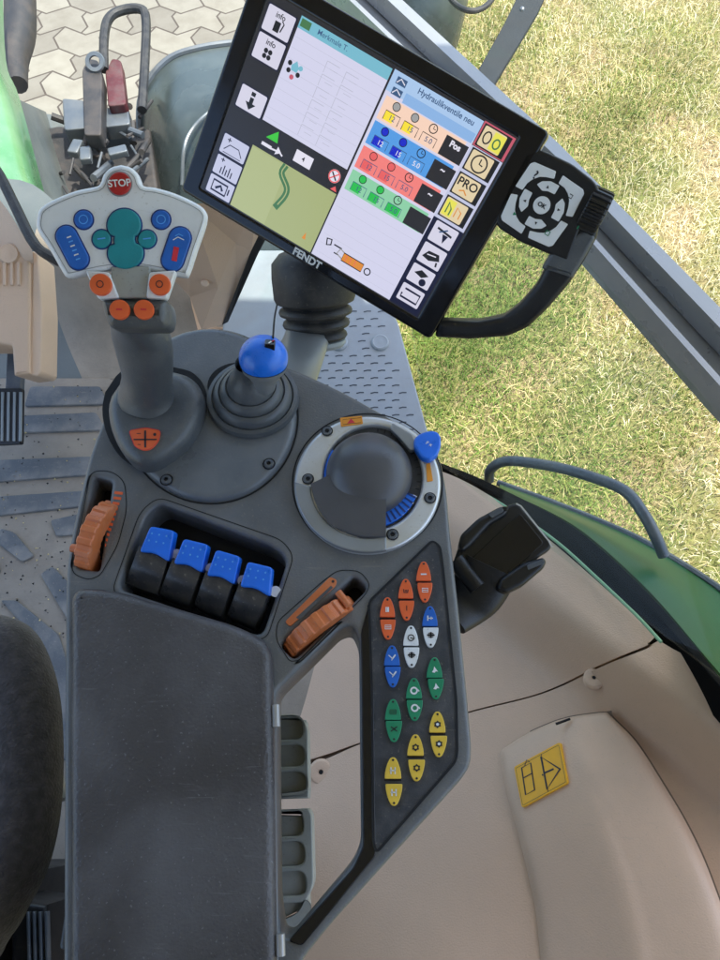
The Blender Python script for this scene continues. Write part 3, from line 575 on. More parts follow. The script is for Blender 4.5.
for i in range(4): g.plate(pl,pl.pts([(26+i*6,912),(29+i*6,912),(31+i*6,1000),(28+i*6,1000)],.006),-.002,.006,'steel',.001)
g.build('ribbed_pedal_box',label='black ribbed box with pale ridges under the seat edge at bottom left',cat='box')
th=thing('steering_column_cover',at(10,330,-.5),'beige steering column cover with ribs and a round cap at the left edge','column cover')
pl=Pl(at(20,310,-.33),(.1,-.45,.9)); g=MB(); g.plate(pl,rnd(pl.pts([(-120,246),(24,248),(30,252),(30,374),(14,376),(12,346),(0,344),(-120,344)]),.003),-.10,0,'beige',.004); g.build('cover',th)
g=MB(); g.plate(pl,rnd(pl.pts([(30,249),(37,252),(41,310),(40,372),(36,376),(27,374)]),.004),-.08,-.006,'beige_light',.003); g.build('side_flange',th)
g=MB(); q=pl.px(9,254); g.lathe(pl.W(*q),pl.n,[(.0001,.004),(.004,.004),(.010,.003),(.014,.0035),(.016,0)],'beige_light',28); g.build('round_cap',th)
for i in range(4):
    g=MB(); g.plate(pl,rnd(pl.pts([(-4+i*7,262),(-1+i*7,262),(-1+i*7,285),(-4+i*7,285)],.003),.001),0,.003,'beige_light',.001); g.build('rib',th)
th=thing('brake_pedal',at(8,440,FZ),'grey pedal with a ribbed black pad under the column cover','pedal')
pl=Pl(at(10,400,-.50),(0,-.35,.93)); g=MB(); g.plate(pl,pl.pts([(7,344),(23,344),(20,392),(5,392)],0),-.015,0,'steel',.002); g.build('pedal_arm',th)
g=MB(); g.plate(pl,rnd(pl.pts([(-14,388),(22,388),(21,444),(-18,446)],.006),.004),-.004,.006,'black',.002)
for i in range(6): g.plate(pl,pl.pts([(-11+i*6,392),(-8.6+i*6,392),(-9.2+i*6,441),(-11.6+i*6,441)],.009),.005,.009,'plate_grey',.0008)
g.build('pedal_pad',th)

# ================================================================ CONTROL CONSOLE
CN=thing('control_console',(-.08,-.02,FZ),'grey armrest control console with thumbwheels, levers and a slanted button panel','control console')
def P0(*p): return Z0.pts(p,0)
outer=[(62,1060),(64,700),(65,600),(66,560),(78,500),(90,452),(108,405),(118,380),(150,356),(170,347),(205,345),(240,350),(300,371),(345,392),(395,420),(440,455),(447,490),(450,530),(458,600),(466,680),(472,745),(471,765),(462,779),(330,925),(296,968),(282,1060)]
hole=rnd(P0((275,692),(340,628),(352,625),(359,640),(361,845),(352,864),(290,938),(281,935),(276,900)),.006)
bay=rnd(P0((147,513),(160,503),(274,547),(287,560),(262,636),(117,588)),.008)
sl=rnd(P0((94,476),(112,481),(99,571),(76,567)),.004)
sr=rnd(P0((279,645),(355,575),(368,588),(294,660)),.005)
g=MB(); g.plate(Z0,rnd(P0(*outer),.012,5),-.042,0,'grey_plastic',.004,holes=[hole,bay,sl,sr],seg=5); g.build('console_body',CN)
g=MB(); g.plate(Z0,rnd(P0((70,1050),(80,620),(90,470),(130,400),(200,375),(380,440),(432,470),(440,600),(450,740),(380,820),(366,830),(366,640),(345,600),(266,680),(266,1050)),.01),-.058,-.036,'gap',.002); g.build('console_underside',CN)
g=MB(); g.box((-.185,-.05,(FZ-.058)/2),(.07,.09,abs(FZ+.058)),'grey_dark'); g.build('support_post',CN)
# groove outlines around pods
def groove(p,r,w=.0007,h=.0003,closed=True,m='gap'):
    g=MB(); q=rnd(P0(*p),r,5); g.stroke(Z0,q,w,h,m,closed); return g
groove([(91,471),(112,471),(125,482),(127,510),(118,545),(100,576),(88,580),(71,573)],.008).build('pod_seam',CN)
groove([(276,640),(277,622),(322,582),(338,570),(360,571),(370,584),(366,594),(300,660),(290,662)],.006).build('pod_seam',CN)
groove([(140,512),(158,497),(282,540),(294,556),(266,642),(111,594)],.01).build('bay_seam',CN)
# frame strip left of the button panel
g=MB(); g.plate(Z0,rnd(P0((361,632),(369,603),(374,700),(376,856),(302,946),(288,941),(353,868),(363,846)),.003),-.02,.0015,'black_gloss',.001); g.build('inner_frame_strip',CN)
# armrest pad
PZ=Z(.016); g=MB(); pp_=[(67,1060),(69,585),(112,588),(238,625),(271,642),(274,800),(277,1060)]
g.plate(PZ,rnd(PZ.pts(pp_,0),.022,9),-.014,0,'pad_leather',.008,seg=7)
pad=g.build('armrest_pad',CN)
g=MB(); g.sweep([at(*p) for p in [(271,690,.006),(274.5,800,.006),(278,1060,.006)]],.0012,'silver_dark',8); g.build('pad_edge',pad)
for y in (716,945):
    g=MB(); g.sweep([at(275.5+(y-716)*.02,y-11,.010),at(276+(y-716)*.02,y+11,.010)],.0032,'metal_rail',14); g.box(at(272,y,.009),(.008,.009,.004),'metal_rail'); g.build('hinge',pad)
# bay tray + levers
g=MB(); zb=Z(-.034); g.plate(zb,zb.pts([(130,495),(300,545),(285,650),(100,600)],0),-.004,0,'gap',.001); g.build('lever_bay_floor',CN)
caps=[[(150,526),(174,530.5),(168.5,562),(139,552)],[(183.5,538.5),(208,544.5),(201.5,573),(173,564)],[(216,549.5),(240,556.5),(234,585),(206,576)],[(247.5,561.5),(272.5,567.5),(269.5,597),(239.5,587)]]
bods=[[(137,545),(171,556),(159,595),(123,583)],[(171,557),(204,568),(191,605),(157,593)],[(204,570),(236,580),(223,616),(192,604)],[(238,581),(271,592),(257,627),(225,614)]]
LZ=Z(.010)
for c,b_ in zip(caps,bods):
    mx_=sum(q[0] for q in b_)/4; b_=[(b_[0][0]+2,b_[0][1]+.6),(b_[1][0]-2,b_[1][1]-.6),(b_[2][0]-2.2,b_[2][1]-.6),(b_[3][0]+2.2,b_[3][1]+.6)]
    g=MB(); lv=None
    bb=[at(*b_[3],-.016),at(*b_[2],-.016),at(*b_[1],.002),at(*b_[0],.002)]
    # body: a curved saddle
    n=8; vs=[]; 
    for i in range(n+1):
        t=i/n
        for j in range(5):
            u=j/4; px=(b_[3][0]*(1-u)+b_[2][0]*u)*(1-t)+(b_[0][0]*(1-u)+b_[1][0]*u)*t; py=(b_[3][1]*(1-u)+b_[2][1]*u)*(1-t)+(b_[0][1]*(1-u)+b_[1][1]*u)*t
            z=-.012+.018*t+.007*math.sin(t*math.pi)+.0004*abs(u-.5)*8-(.0022 if j in(0,4) else 0)
            vs.append(at(px,py,z))
    fs=[[i*5+j,i*5+j+1,(i+1)*5+j+1,(i+1)*5+j] for i in range(n) for j in range(4)]
    k=len(vs); vs+=[v-V((0,0,.022)) for v in vs[:k]]
    for i in range(n): fs+=[[i*5,(i+1)*5,k+(i+1)*5,k+i*5],[i*5+4,k+i*5+4,k+(i+1)*5+4,(i+1)*5+4]]
    fs+=[[j,k+j,k+j+1,j+1] for j in range(4)]+[[n*5+j,n*5+j+1,k+n*5+j+1,k+n*5+j] for j in range(4)]
    g.add(vs,fs,'lever_black'); lv=g.build('lever',CN)
    cc=V((sum(p[0] for p in c)/4,sum(p[1] for p in c)/4)); pl=Pl(at(cc.x,cc.y,.009),(0,-.22,.97))
    g=MB(); cp=[c[0],c[1],c[2],((c[2][0]*.6+c[3][0]*.4),(c[2][1]*.6+c[3][1]*.4)-3.5),((c[2][0]*.4+c[3][0]*.6),(c[2][1]*.4+c[3][1]*.6)-3.5),c[3]]
    g.plate(pl,rnd(pl.pts(cp,.003),.003),-.010,.003,'blue',.0016)
    ax=V(c[1])-V(c[0]); ay=V(c[3])-V(c[0])
    for i in range(3):
        for j in range(2):
            q=V(c[0])+ax*(.2+.3*i)+ay*(.25+.27*j); w=pl.px(q.x,q.y,.003); g.poly(pl,ell(w[0],w[1],.0008,n=10),.0032,'blue_pale')
    g.build('lever_cap',lv)
    g=MB(); g.sweep([at(c[1][0]+3,c[1][1]+24,-.008),at(c[1][0]+3,c[1][1]+24,.0)],.0045,'white',12); g.build('lever_stop',lv)
# thumbwheels
def wheel(quad,z,lugs,nm):
    # cylinder lying across: axis = short side direction
    a=(V(quad[0])+V(quad[3]))/2; b_=(V(quad[1])+V(quad[2]))/2      # ends along circumference
    p0=at(*a,z-.004); p1=at(*b_,z-.004); L=(p1-p0).length; R_=L*.56; mid=(p0+p1)/2
    w0=at(*((V(quad[0])+V(quad[1]))/2),z); w1=at(*((V(quad[3])+V(quad[2]))/2),z); ax=(w1-w0).normalized(); W_=(w1-w0).length
    c=mid-V((0,0,math.sqrt(R_*R_-(L/2)**2)))+V((0,0,-.002)); g=MB()
    cc=(w0+w1)/2; cx=V((cc.x,cc.y,c.z))
    g.lathe(cx,ax,[(R_*.5,-W_/2),(R_*.97,-W_/2),(R_,-W_/2+.001),(R_,W_/2-.001),(R_*.97,W_/2),(R_*.5,W_/2)],'orange_wheel',160,teeth=20,td=.045)
    return g
g=wheel([(97,496),(77,564),(94.5,569),(109.5,499)],.006,0,''); w=g.build('thumbwheel',CN,ang=20)
g=MB(); g.sweep([at(72,548,.004),at(88,550,.006)],.0035,'orange_wheel',12); g.build('wheel_lug',w)
g=wheel([(288,643),(343,588),(353,603),(298,655)],.005,0,''); w=g.build('thumbwheel',CN,ang=20)
g=MB(); g.sweep([at(338,592,.009),at(349,606,.009)],.003,'orange_wheel',12); g.build('wheel_lug',w)
g=MB()
for z_,p in ((-.030,[(88,472),(114,478),(100,575),(70,569)]),(-.030,[(276,646),(356,572),(371,588),(295,664)])):
    g=MB(); q=Z(z_); g.plate(q,q.pts(p,0),-.002,0,'gap',.0005); g.build('wheel_well',CN)
g=MB()   # red scale wedge marks beside the left wheel
for i in range(11):
    t=i/10; x=119-13*t; y=493+52*t; w_=(3.6*(1-t)+.6); g.poly(Z0,P0((x-w_,y-1.7),(x+w_,y-.7),(x+w_-.6,y+2),(x-w_-.6,y+1)),.0004,'orange')
g.build('red_scale',CN)
g=MB(); g.plate(Z0,rnd(P0((285,622),(330,577),(337,580),(336,586),(290,627)),.002),0,.0008,'orange_wheel',.0003); g.poly(Z0,P0((296,618),(331,586),(333,588),(300,620)),.001,'grey_dark'); g.lathe(at(333,581.5,.001),(0,0,1),[(.0001,.0003),(.0012,.0003)],'ink',12); g.build('orange_marker',CN)
# button panel
pan=[(432,541),(440,547),(443,570),(449,630),(456,700),(457,752),(455,762),(376,853),(373,840),(372,700),(369,602)]
g=MB(); g.stroke(Z0,rnd(P0(*pan),.004,4),.0018,.0018,'gap',True); g.build('panel_seam',CN)
g=MB(); g.plate(Z0,rnd(P0(*pan),.004,4),-.01,.0012,'panel_dark',.001); BP=g.build('button_panel',CN)
def lens(cx,cy,w,h,up,inner=1.0):
    pts=[]; s=-1 if up else 1
    prof=[(.98,0),(.94,.25),(.80,.52),(.60,.76),(.36,.94),(.16,1.0)]
    pts=[(cx+w*a*inner,cy+s*(h*b-h/2)*inner) for a,b in prof]+[(cx-w*a*inner,cy+s*(h*b-h/2)*inner) for a,b in prof[::-1]]
    return pts
B=[(423.7,571,'orange',1,'bar'),(425,592,'orange',0,'bars'),(405.8,588.5,'orange',1,'hook'),(406.7,610,'orange',0,'one'),(387.5,607,'orange',1,'sq'),(388,629,'orange',0,'bars'),
(430,616,'blue_btn',1,'fork'),(430.8,637,'white',0,'bug'),(411,635.5,'white',1,'ring'),(411.6,657,'white',0,'bug2'),(392,655.5,'blue_btn',1,'slash'),(392.8,676.5,'blue_btn',0,'slash'),
(434.6,667.5,'green_btn',1,'blob'),(436,688.5,'green_btn',0,'blob'),(414,688.3,'green_btn',1,'fan'),(414.8,710,'green_btn',0,'fan'),(393,709.5,'green_btn',1,'bars'),(394,731,'green_btn',0,'x'),
(437.5,722,'yellow_btn',1,'gear'),(439,746,'yellow_btn',0,'gear'),(415.6,745,'yellow_btn',1,'gear2'),(416.7,770,'yellow_btn',0,'gear2'),(393,768,'yellow_btn',1,'fork2'),(394,794.5,'yellow_btn',0,'fork2')]
BZ=Z(.0035)
for i,(x,y,m_,up,ic) in enumerate(B):
    k=1+(y-571)/223*.14; w_=7.6*k; h_=19.2*k; y+=(.4 if not up else 0)
    g=MB(); g.plate(BZ,rnd(BZ.pts(lens(x,y,w_,h_,up)),.0008,2),-.0022,0,m_,.0005)
    ink='ink' if m_ in('white','yellow_btn','orange') else 'white'
    if m_ in ('orange','yellow_btn') and ic in('bar','bars','sq','gear','fork2'): ink='white'
    if m_=='green_btn' and ic in('bars','x'): ink='ink'
    s_=3.6*k; cy=y+(2.2 if up else -2.2)*k
    S=lambda pts,w=.0007,c=False,mm=None: g.stroke(BZ,BZ.pts([(x+a*s_,cy+b*s_) for a,b in pts]),w,.0003,mm or ink,c)
    if ic=='bar': S([(-.8,.3),(.8,.3)],.0012)
    elif ic=='bars': S([(-.8,-.5),(.8,-.5),(.8,.5),(-.8,.5)],.0006,True); S([(-.8,0),(.8,0)],.0006)
    elif ic=='hook': S([(-.6,-.4),(-.5,.5),(.5,.5),(.6,-.3)],.0008); S([(0,-.2),(.1,.2)],.0012)
    elif ic=='one': S([(0,-.7),(0,.7)],.0007)
    elif ic=='sq': S([(-.4,-.5),(.3,-.5),(.3,.7),(-.4,.7)],.0008,True); S([(0,-.4),(0,.6)],.001)
    elif ic=='fork': S([(-.6,-.7),(-.6,.7)],.001); S([(-.6,0),(.8,0)],.0008); S([(.3,-.4),(.3,.4)],.0007)
    elif ic in('bug','bug2'): S([(-1,0),(1,0)],.0012); S([(0,-.8),(0,.8)],.0014); S([(-.6,-.5),(.6,-.5),(.6,.5),(-.6,.5)],.0007,True)
    elif ic=='ring': S([(a*.8,b*.8) for a,b in ell(0,0,1,n=14)],.0008,True); S([(-.2,0),(.9,.3)],.0008)
    elif ic=='slash': S([(-.9,-.7),(.1,.2),(-.1,.7)],.0007); S([(.9,-.8),(0,.4)],.0011)
    elif ic=='blob': g.poly(BZ,BZ.pts([(x+a*s_,cy+b*s_) for a,b in [(-.1,-.9),(.3,-.3),(.9,.5),(.3,.4),(0,.8),(-.7,.6),(-.3,0)]]),.0003,ink)
    elif ic=='fan': S(ell(0,0,.8,.8,12),.0013,True); S([(.9,-.3),(1.3,.2)],.001)
    elif ic=='x': S([(-.8,-.6),(.8,.6)],.0008); S([(.8,-.6),(-.8,.6)],.0008)
    elif ic in('gear','gear2'):
        g.poly(BZ,BZ.pts([(x+s_*(1 if j%2 else .72)*math.cos(j*.5236),cy+s_*(1 if j%2 else .72)*math.sin(j*.5236)) for j in range(12)]),.0003,'ink'); g.poly(BZ,BZ.pts(ell(x,cy,s_*.38,n=12)),.0005,'white' if ic=='gear' else m_)
    elif ic=='fork2': S([(-.5,-.8),(-.5,.9)],.0009); S([(.5,-.8),(.5,.9)],.0009); S([(-.8,0),(.6,0)],.0008)
    yt=y+(-h_*.37 if up else h_*.37); g.poly(BZ,BZ.pts(ell(x,yt,1.1*k,n=8)),.0003,'ink')
    g.build('button',BP)
    if up:
        g=MB(); yy_=y+h_/2+1.1; g.poly(BZ,BZ.pts([(x-w_,yy_-1),(x+w_,yy_-1),(x+w_,yy_+1),(x-w_,yy_+1)]),-.002,'gap'); g.build('button_gap',BP)
# silver ring + dome
RC=(367.5,484); g=MB(); RZ=Z(.006)
ring_o=RZ.pts(ell(*RC,73.5,68.5,96),0)
ri=RZ.pts(ell(373,477,49.5,52,80),0)
g.plate(RZ,ring_o,-.008,0,'silver',.003,holes=[ri],seg=4,sm='silver'); rg=g.build('silver_ring',CN)
g=MB(); q=Z0.pts(ell(*RC,75,70,80),0); g.stroke(Z0,q,.0012,.0005,'gap',True); g.build('ring_seam',rg)
g=MB(); rs=Z(.0075)
def arcp(cx,cy,rx,ry,a0,a1,n=20): return ell(cx,cy,rx,ry,n,a0,a1)
g.plate(rs,rs.pts(arcp(*RC,73,68,75,182,30)+arcp(*RC,57,54,178,71,26)),-.004,0,'silver_dark',.0012); g.build('ring_step',rg)  # shade on the step is put into its darker silver
for x,y in ((327,431),(308,479),(392.5,534.5),(430,498)):
    g=MB(); c=at(x,y,.0065); g.lathe(c,(0,0,1),[(.0001,-.0005),(.0018,-.0005),(.0021,.0008),(.0036,.0008),(.0042,0)],'steel',20); g.lathe(c,(0,0,1),[(.0001,.0001),(.0019,.0001)],'gap',6); g.lathe(c,(0,0,1),[(.0043,.0002),(.0052,.0002)],'gap',20); g.build('screw',rg)
g=MB(); bz=Z(.001); g.plate(bz,bz.pts(ell(370,477,60,57,60),0),-.004,0,'panel_dark',.001); g.build('ring_floor',CN)
g=MB(); bz2=Z(.004)
for a in range(-84,180,9):
    if 90<a: 
        if a>96: break
    p=bz2.px(373+48*math.cos(R(a)),477+49*math.sin(R(a))); q=bz2.px(373+44*math.cos(R(a)),477+45*math.sin(R(a))); g.stroke(bz2,[p,q],.0012,.0003,'gap' if not(15<a<75) else 'white')
g.build('ring_scale',CN)
g=MB(); bz3=Z(.0045)
g.plate(bz3,bz3.pts(arcp(371,477,47,50,172,214)+arcp(371,477,36,38,214,172)),-.003,0,'blue',.001); g.build('blue_segment',CN); g=MB(); g.plate(bz3,bz3.pts(arcp(372,477,48,50,22,76)+arcp(371,477,36,38,76,22)),-.003,0,'blue',.001)
for a in range(25,76,7): g.stroke(bz3,[bz3.px(372+48*math.cos(R(a)),477+49*math.sin(R(a))),bz3.px(370+41*math.cos(R(a)),477+39*math.sin(R(a)))],.0016,.0003,'navy')
g.build('blue_segment',CN)
g=MB(); c=at(369,474,.004); rr=43.5*dep(370,473,.01)/F
g.lathe(c,(0,0,1),[(rr,0)]+[(rr*math.cos(R(a)),.024*math.sin(R(a))) for a in range(6,90,7)]+[(.0001,.024)],'dome_grey',64,sq=1.04); dm=g.build('palm_dome',CN)
# wedge shaped skirt of the dome
wz=Z(.010); g=MB(); wd=[(310.5,484),(326,482),(360,470),(386,470),(386,536)]+[(372,537),(360,536),(350,533),(338,528),(328,519),(319,509),(314,498)]
g.plate(wz,wz.pts(wd,0),-.008,0,'dome_grey',.0015); g.grid([[(310.5,484,.0102),(330,474,.014),(352,458,.022)],[(319,509,.0102),(340,497,.016),(366,480,.024)],[(338,528,.0102),(356,510,.016),(378,490,.022)],[(386,536,.0102),(386,515,.014),(386,490,.019)]],'dome_grey',4,4); g.build('dome_skirt',dm)
# stickers, blue tab
g=MB(); g.plate(RZ,rnd(RZ.pts([(340,418),(362,416),(363,424),(341,427)]),.001),0,.0006,'orange_sticker',.0002); g.poly(RZ,RZ.pts([(347,424),(351,419),(355,423)]),.0008,'redglyph'); g.stroke(RZ,RZ.pts([(343,420),(361,418),(361,423),(343,425)]),.0004,.0008,'ink',True); g.build('ring_sticker',rg)
g=MB(); g.plate(RZ,rnd(RZ.pts([(426,464),(430,463),(433,481),(427,482)]),.0008),0,.0006,'orange_sticker',.0002); g.build('ring_sticker',rg)
g=MB(); tz=Z(.014); g.plate(tz,rnd(tz.pts([(414,446),(414,438),(420,433),(430,430),(437,431),(441,436),(441,446),(437,455),(429,460),(421,457)]),.003,4),-.007,0,'blue',.002)
g.text(tz,'F x',*tz.px(429,444),.0045,R(-30),.0003,'white',.0001); g.build('selector_tab',CN)
g=MB(); g.plate(RZ,rnd(RZ.pts([(392,424),(412,436),(418,450),(410,452),(400,440),(390,430)]),.002),-.002,.003,'silver_dark',.001); g.build('tab_arm',CN)
# round plinth
g=MB(); PCx,PCy=211,417; q=Z0.pts(ell(PCx,PCy,87,87,80),0); g.stroke(Z0,q,.0014,.0004,'gap',True)
g.plate(Z0,Z0.pts(ell(PCx,PCy,85.5,85.5,96),0),-.01,.008,'grey_plastic_smooth',.006,seg=5)
pn=g.build('lever_plinth',CN)
for x,y in ((166.5,480),(269,464)):
    g=MB(); c=at(x,y,.0082); g.lathe(c,(0,0,1),[(.0001,.0004),(.0018,.0004),(.002,.0025),(.0038,.0022),(.0044,0)],'steel',20); g.lathe(c,(0,0,1),[(.0001,.0012),(.0019,.0012)],'gap',6); g.lathe(c,(0,0,1),[(.0044,.0003),(.0056,.0003)],'gap',20); g.build('screw',pn)

# ================================================================ JOYSTICK
JS=thing('joystick',at(150,440,.01),'multifunction joystick with a silver fan shaped button head and red stop button','joystick')
g=MB(); jz=Z(.030); bo=[(108,392),(105,405),(108,425),(116,443),(126,455),(138,461),(152,459),(170,448),(186,434),(197,415),(202,398),(200,386),(193,376),(180,369),(150,364),(125,370)]
q=[tuple(a) for a in cr(jz.pts(bo+bo[:1],0),3)][:-1]; g.plate(jz,q,-.022,0,'grey_dark',.012,seg=7); bs=g.build('joystick_base',JS)
g=MB(); kz=Z(.010); q=[tuple(a) for a in cr(kz.pts([(x+(4 if x>150 else -3),y+(4 if y>400 else 0)) for x,y in bo+bo[:1]],0),3)][:-1]; g.plate(kz,q,-.002,0,'gap',.0005); g.build('base_gap',bs)
ez=Z(.0305); g=MB(); em=rnd(ez.pts([(129,431),(146,428),(161,431),(159,441),(152,449),(144,451),(135,447)]),.003,4); g.plate(ez,em,-.001,.0006,'orange',.0003)
g.stroke(ez,ez.pts([(145.5,431),(145.5,448)]),.0016,.001,'ink'); g.stroke(ez,ez.pts([(134,440),(157,440)]),.0013,.001,'ink')
g.poly(ez,ez.pts(ell(155,435,1.6,n=10)),.001,'ink'); g.stroke(ez,ez.pts([(137,434),(141,434)]),.0006,.001,'ink'); g.stroke(ez,ez.pts([(138,445),(141,445)]),.0006,.001,'ink'); g.stroke(ez,em,.0005,.0009,'redglyph',True); g.build('cross_emblem',bs)
# grip: cross sections along the axis
gs=[(148,402,.022,31,26),(147,390,.034,28,24),(147,374,.052,27,23),(144,350,.078,30.5,25),(139,325,.105,33,26),(135,303,.130,34,24),(132,284,.152,31,20)]
g=MB(); pts=[];rad=[]
for x,y,z,a,b_ in gs:
    d=dep(x,y,z)/F; pts.append(at(x,y,z)); rad.append((a*d,b_*d))
g.sweep(pts,rad,'grey_dark',28,sub=5); 
for x,y in ((157,333),(161,388)):
    pass
gr_=g.build('grip',JS,ang=50)
hc=at(122,235,.185); HP=Pl(hc,(.22,-.62,.76)); 
def H(*p,h=0): return HP.pts(p,h)
hd=[(120.5,164),(110,167),(103,174),(99,184),(90,187),(75.5,190),(55,198),(40,207),(36,217),(36.5,230),(48,248),(61.7,272),(66,277),(73,278),(100.5,271.5),(131,268.5),(155,271.5),(184,277.5),(190,274),(198,250),(207.5,222),(206,211),(197,203),(175.5,193),(155,187),(143,185),(139,175),(131,167)]
g=MB(); q=[tuple(a) for a in cr(H(*hd)+H(*hd)[:1],3)][:-1]; g.plate(HP,q,-.016,0,'silver_head',.004,seg=5); g.poly(Pl(HP.o,-HP.n,-HP.ex),[(-a,b_) for a,b_ in q],.0155,'grey_dark'); hp_=g.build('head_plate',JS)
g=MB(); q2=inset(q if area2(q)>0 else q[::-1],.0035); g.stroke(HP,q2,.0004,.0004,'silver_dark',True); g.build('head_seam',hp_)
def jbtn(poly,m_,h=.0022,rim='navy',bev=.001,nm='button',glyph=None):
    g=MB(); q=H(*poly,h=h); 
    if area2(q)<0: q=q[::-1]
    g.plate(HP,inset(q,-.0009),-.001,.0005,rim,.0003); g.plate(HP,q,-.001,h,m_,bev)
    if glyph: glyph(g,h+.0004)
    return g.build(nm,hp_)
def gst(g,h):
    a=pxd(HP,(112,184),(127,183)); g.text(HP,'STOP',*HP.px(119.4,183.3,h),.0062,a,h,'white',.00012)
jbtn(ell(119.4,183.3,11.5,n=32),'red',.003,'silver_dark',nm='stop_button',glyph=gst)
hg=[]
cx,cy=124.5,225
top=ell(124.2,225,17,16,22,-205+0,25); bot=ell(125.5,254,18,15.5,22,-25,205)
hg=ell(124,225,17,16.5,24,36,-216)+[(114.5,236),(114,240),(114.5,244)]+ell(125.5,253,18,16,24,208,-28)+[(135.5,243),(134.5,239),(135,236)]
jbtn(hg,'teal',.0024,'navy',.0012,'rocker_button')
def cir(g,h,x,y,m='blue_pale',r=4): g.stroke(HP,HP.pts(ell(x,y,r,n=20),h),.0006,h,m,True)
for x,y,m_,r in ((83.3,219.4,'blue_btn',9.2),(161,219.4,'blue_btn',9.2),(101.4,239,'teal',9.2),(147,239,'teal',9)):
    jbtn(ell(x,y,r,n=28),m_,glyph=lambda g,h,x=x,y=y,m_=m_:(cir(g,h,x,y,'blue_pale',4.3) if m_=='blue_btn' else g.stroke(HP,HP.pts([(x-4,y),(x+4,y-1)],h),.0008,h,'blue_pale')))
def caps_(x0,y0,x1,y1,r):
    a=math.degrees(math.atan2(y1-y0,x1-x0)); return ell(x0,y0,r,r,12,a+90,a+270)+ell(x1,y1,r,r,12,a-90,a+90)
def gly1(g,h):
    for i in range(6):
        t=i/5; x=69+9*t; y=237+22*t; g.stroke(HP,HP.pts([(x-2.2,y+.8),(x+2.2,y-.8)],h),.0008,h,'blue_pale' if i%2 else 'white')
def gly2(g,h):
    g.stroke(HP,HP.pts([(173,240),(178,237),(184,240)],h),.0006,h,'white'); g.stroke(HP,HP.pts([(175,236),(179,234),(183,236)],h),.0006,h,'blue_pale')
    g.stroke(HP,HP.pts([(176.5,247),(174,261)],h),.0036,h,'redglyph')
jbtn(caps_(66,236,78,259,10.5),'blue_btn',glyph=gly1,nm='oval_button'); jbtn(caps_(180,238,172.5,260,11),'blue_btn',glyph=gly2,nm='oval_button')
# collar wings with orange buttons
WP=Pl(at(130,290,.165),(.12,-.5,.85))
def collar(poly,m_,nm,h=0,t=.01,bev=.0012): 
    g=MB(); g.plate(WP,rnd(WP.pts(poly,h),.002),h-t,h,m_,bev); return g.build(nm,JS)
collar([(110,266),(150,266),(150,298),(114,298)],'vent_grey','collar_plate',-.001)
wl=collar([(85,270),(109,272),(119,298),(98,299)],'silver_head','collar_wing',.001); wr=collar([(149,272),(176,270),(166,299),(146,298)],'silver_head','collar_wing',.001)
for x,y,par in ((100.5,284.5,wl),(159.7,284.5,wr)):
    g=MB(); q=WP.px(x,y,.003); d=(WP.W(*q,.003)-CAM).length/F; g.lathe(WP.W(*q,.001),WP.n,[(10*d,0),(10*d,.0012),(9.2*d,.003),(6*d,.0034),(.0001,.0030)],'orange',28); g.stroke(WP,ell(q[0],q[1],.0022,n=14),.0006,.0047,'ink',True); g.build('round_button',par)
# neck under collar
g=MB(); g.plate(WP,rnd(WP.pts([(98,297),(167,297),(170,314),(167,328),(108,328),(102,314)],.0005),.006,5),-.034,.0005,'grey_dark',.010,seg=6); nk=g.build('neck_shroud',JS)
for x,y in ((119.4,309.5),(143.6,309.5)):
    g=MB(); q=WP.px(x,y,.003); d=(WP.W(*q,.003)-CAM).length/F; g.lathe(WP.W(*q,.0005),WP.n,[(9.3*d,0),(9.3*d,.0012),(8.6*d,.0028),(6*d,.0032),(.0001,.0029)],'orange',28); g.stroke(WP,[(q[0]-.002,q[1]),(q[0]+.002,q[1])],.0011,.0040,'redglyph'); g.build('round_button',nk)

# ================================================================ BALL KNOB LEVER
KL=thing('cross_lever',at(253,402,.008),'short lever with a glossy blue ball knob on a grey rubber boot','lever')
kc=at(253,398,.010); g=MB(); d=dep(253,400,.01)/F
pr=[(46,-.002),(45,.003),(41,.004),(39.5,.0025),(38.5,.007),(36,.011),(33,.012),(31.5,.0105),(30.5,.014),(28,.018),(25,.019),(23.5,.0175),(22,.022),(20,.028),(18,.031),(14,.036),(11,.044),(11,.05)]
g.lathe(kc,(.03,.06,1),[(r*d,z) for r,z in pr],'grey_dark',56); g.build('boot',KL,ang=50)
g=MB(); g.lathe(at(236,384,.0085),(0,0,1),[(.0001,0),(.026,0),(.0262,-.001)],'gap',40,sq=.9); g.build('boot_well',KL)
bc=at(263.5,358,.085); r=24.5*dep(264,359,.085)/F; ax=V((.04,.36,.92))
g=MB(); g.lathe(bc,ax,[(r*math.cos(R(a)),r*.92*math.sin(R(a))) for a in range(-18,90,6)]+[(.0001,r*.92)],'blue',48); kb=g.build('ball_knob',KL,ang=60)
g=MB(); g.lathe(bc,ax,[(.004,-.034),(r*.40,-.030),(r*.5,-.022),(r*.72,-r*.75),(r*.9,-r*.52),(r*.97,-r*.30)],'silver_dark',40); g.build('chrome_cup',KL,ang=50)
g=MB(); tc_=bc+V((.004,-.000,r*.92)); tp=Pl(bc+V((0,.35,.94))*r*.95,(.1,.35,.94))
q=tp.px(270,343); g.plate(tp,rnd([(q[0]-.004,q[1]-.003),(q[0]+.004,q[1]-.003),(q[0]+.004,q[1]+.004),(q[0]-.004,q[1]+.004)],.001),-.006,.0006,'black_gloss',.0004); g.stroke(tp,[(q[0]-.001,q[1]-.002),(q[0]+.001,q[1]+.001)],.0012,.001,'white'); g.stroke(tp,[(q[0]+.0015,q[1]+.001),(q[0]+.003,q[1]+.003)],.0012,.001,'redglyph'); g.build('shift_pattern',kb)
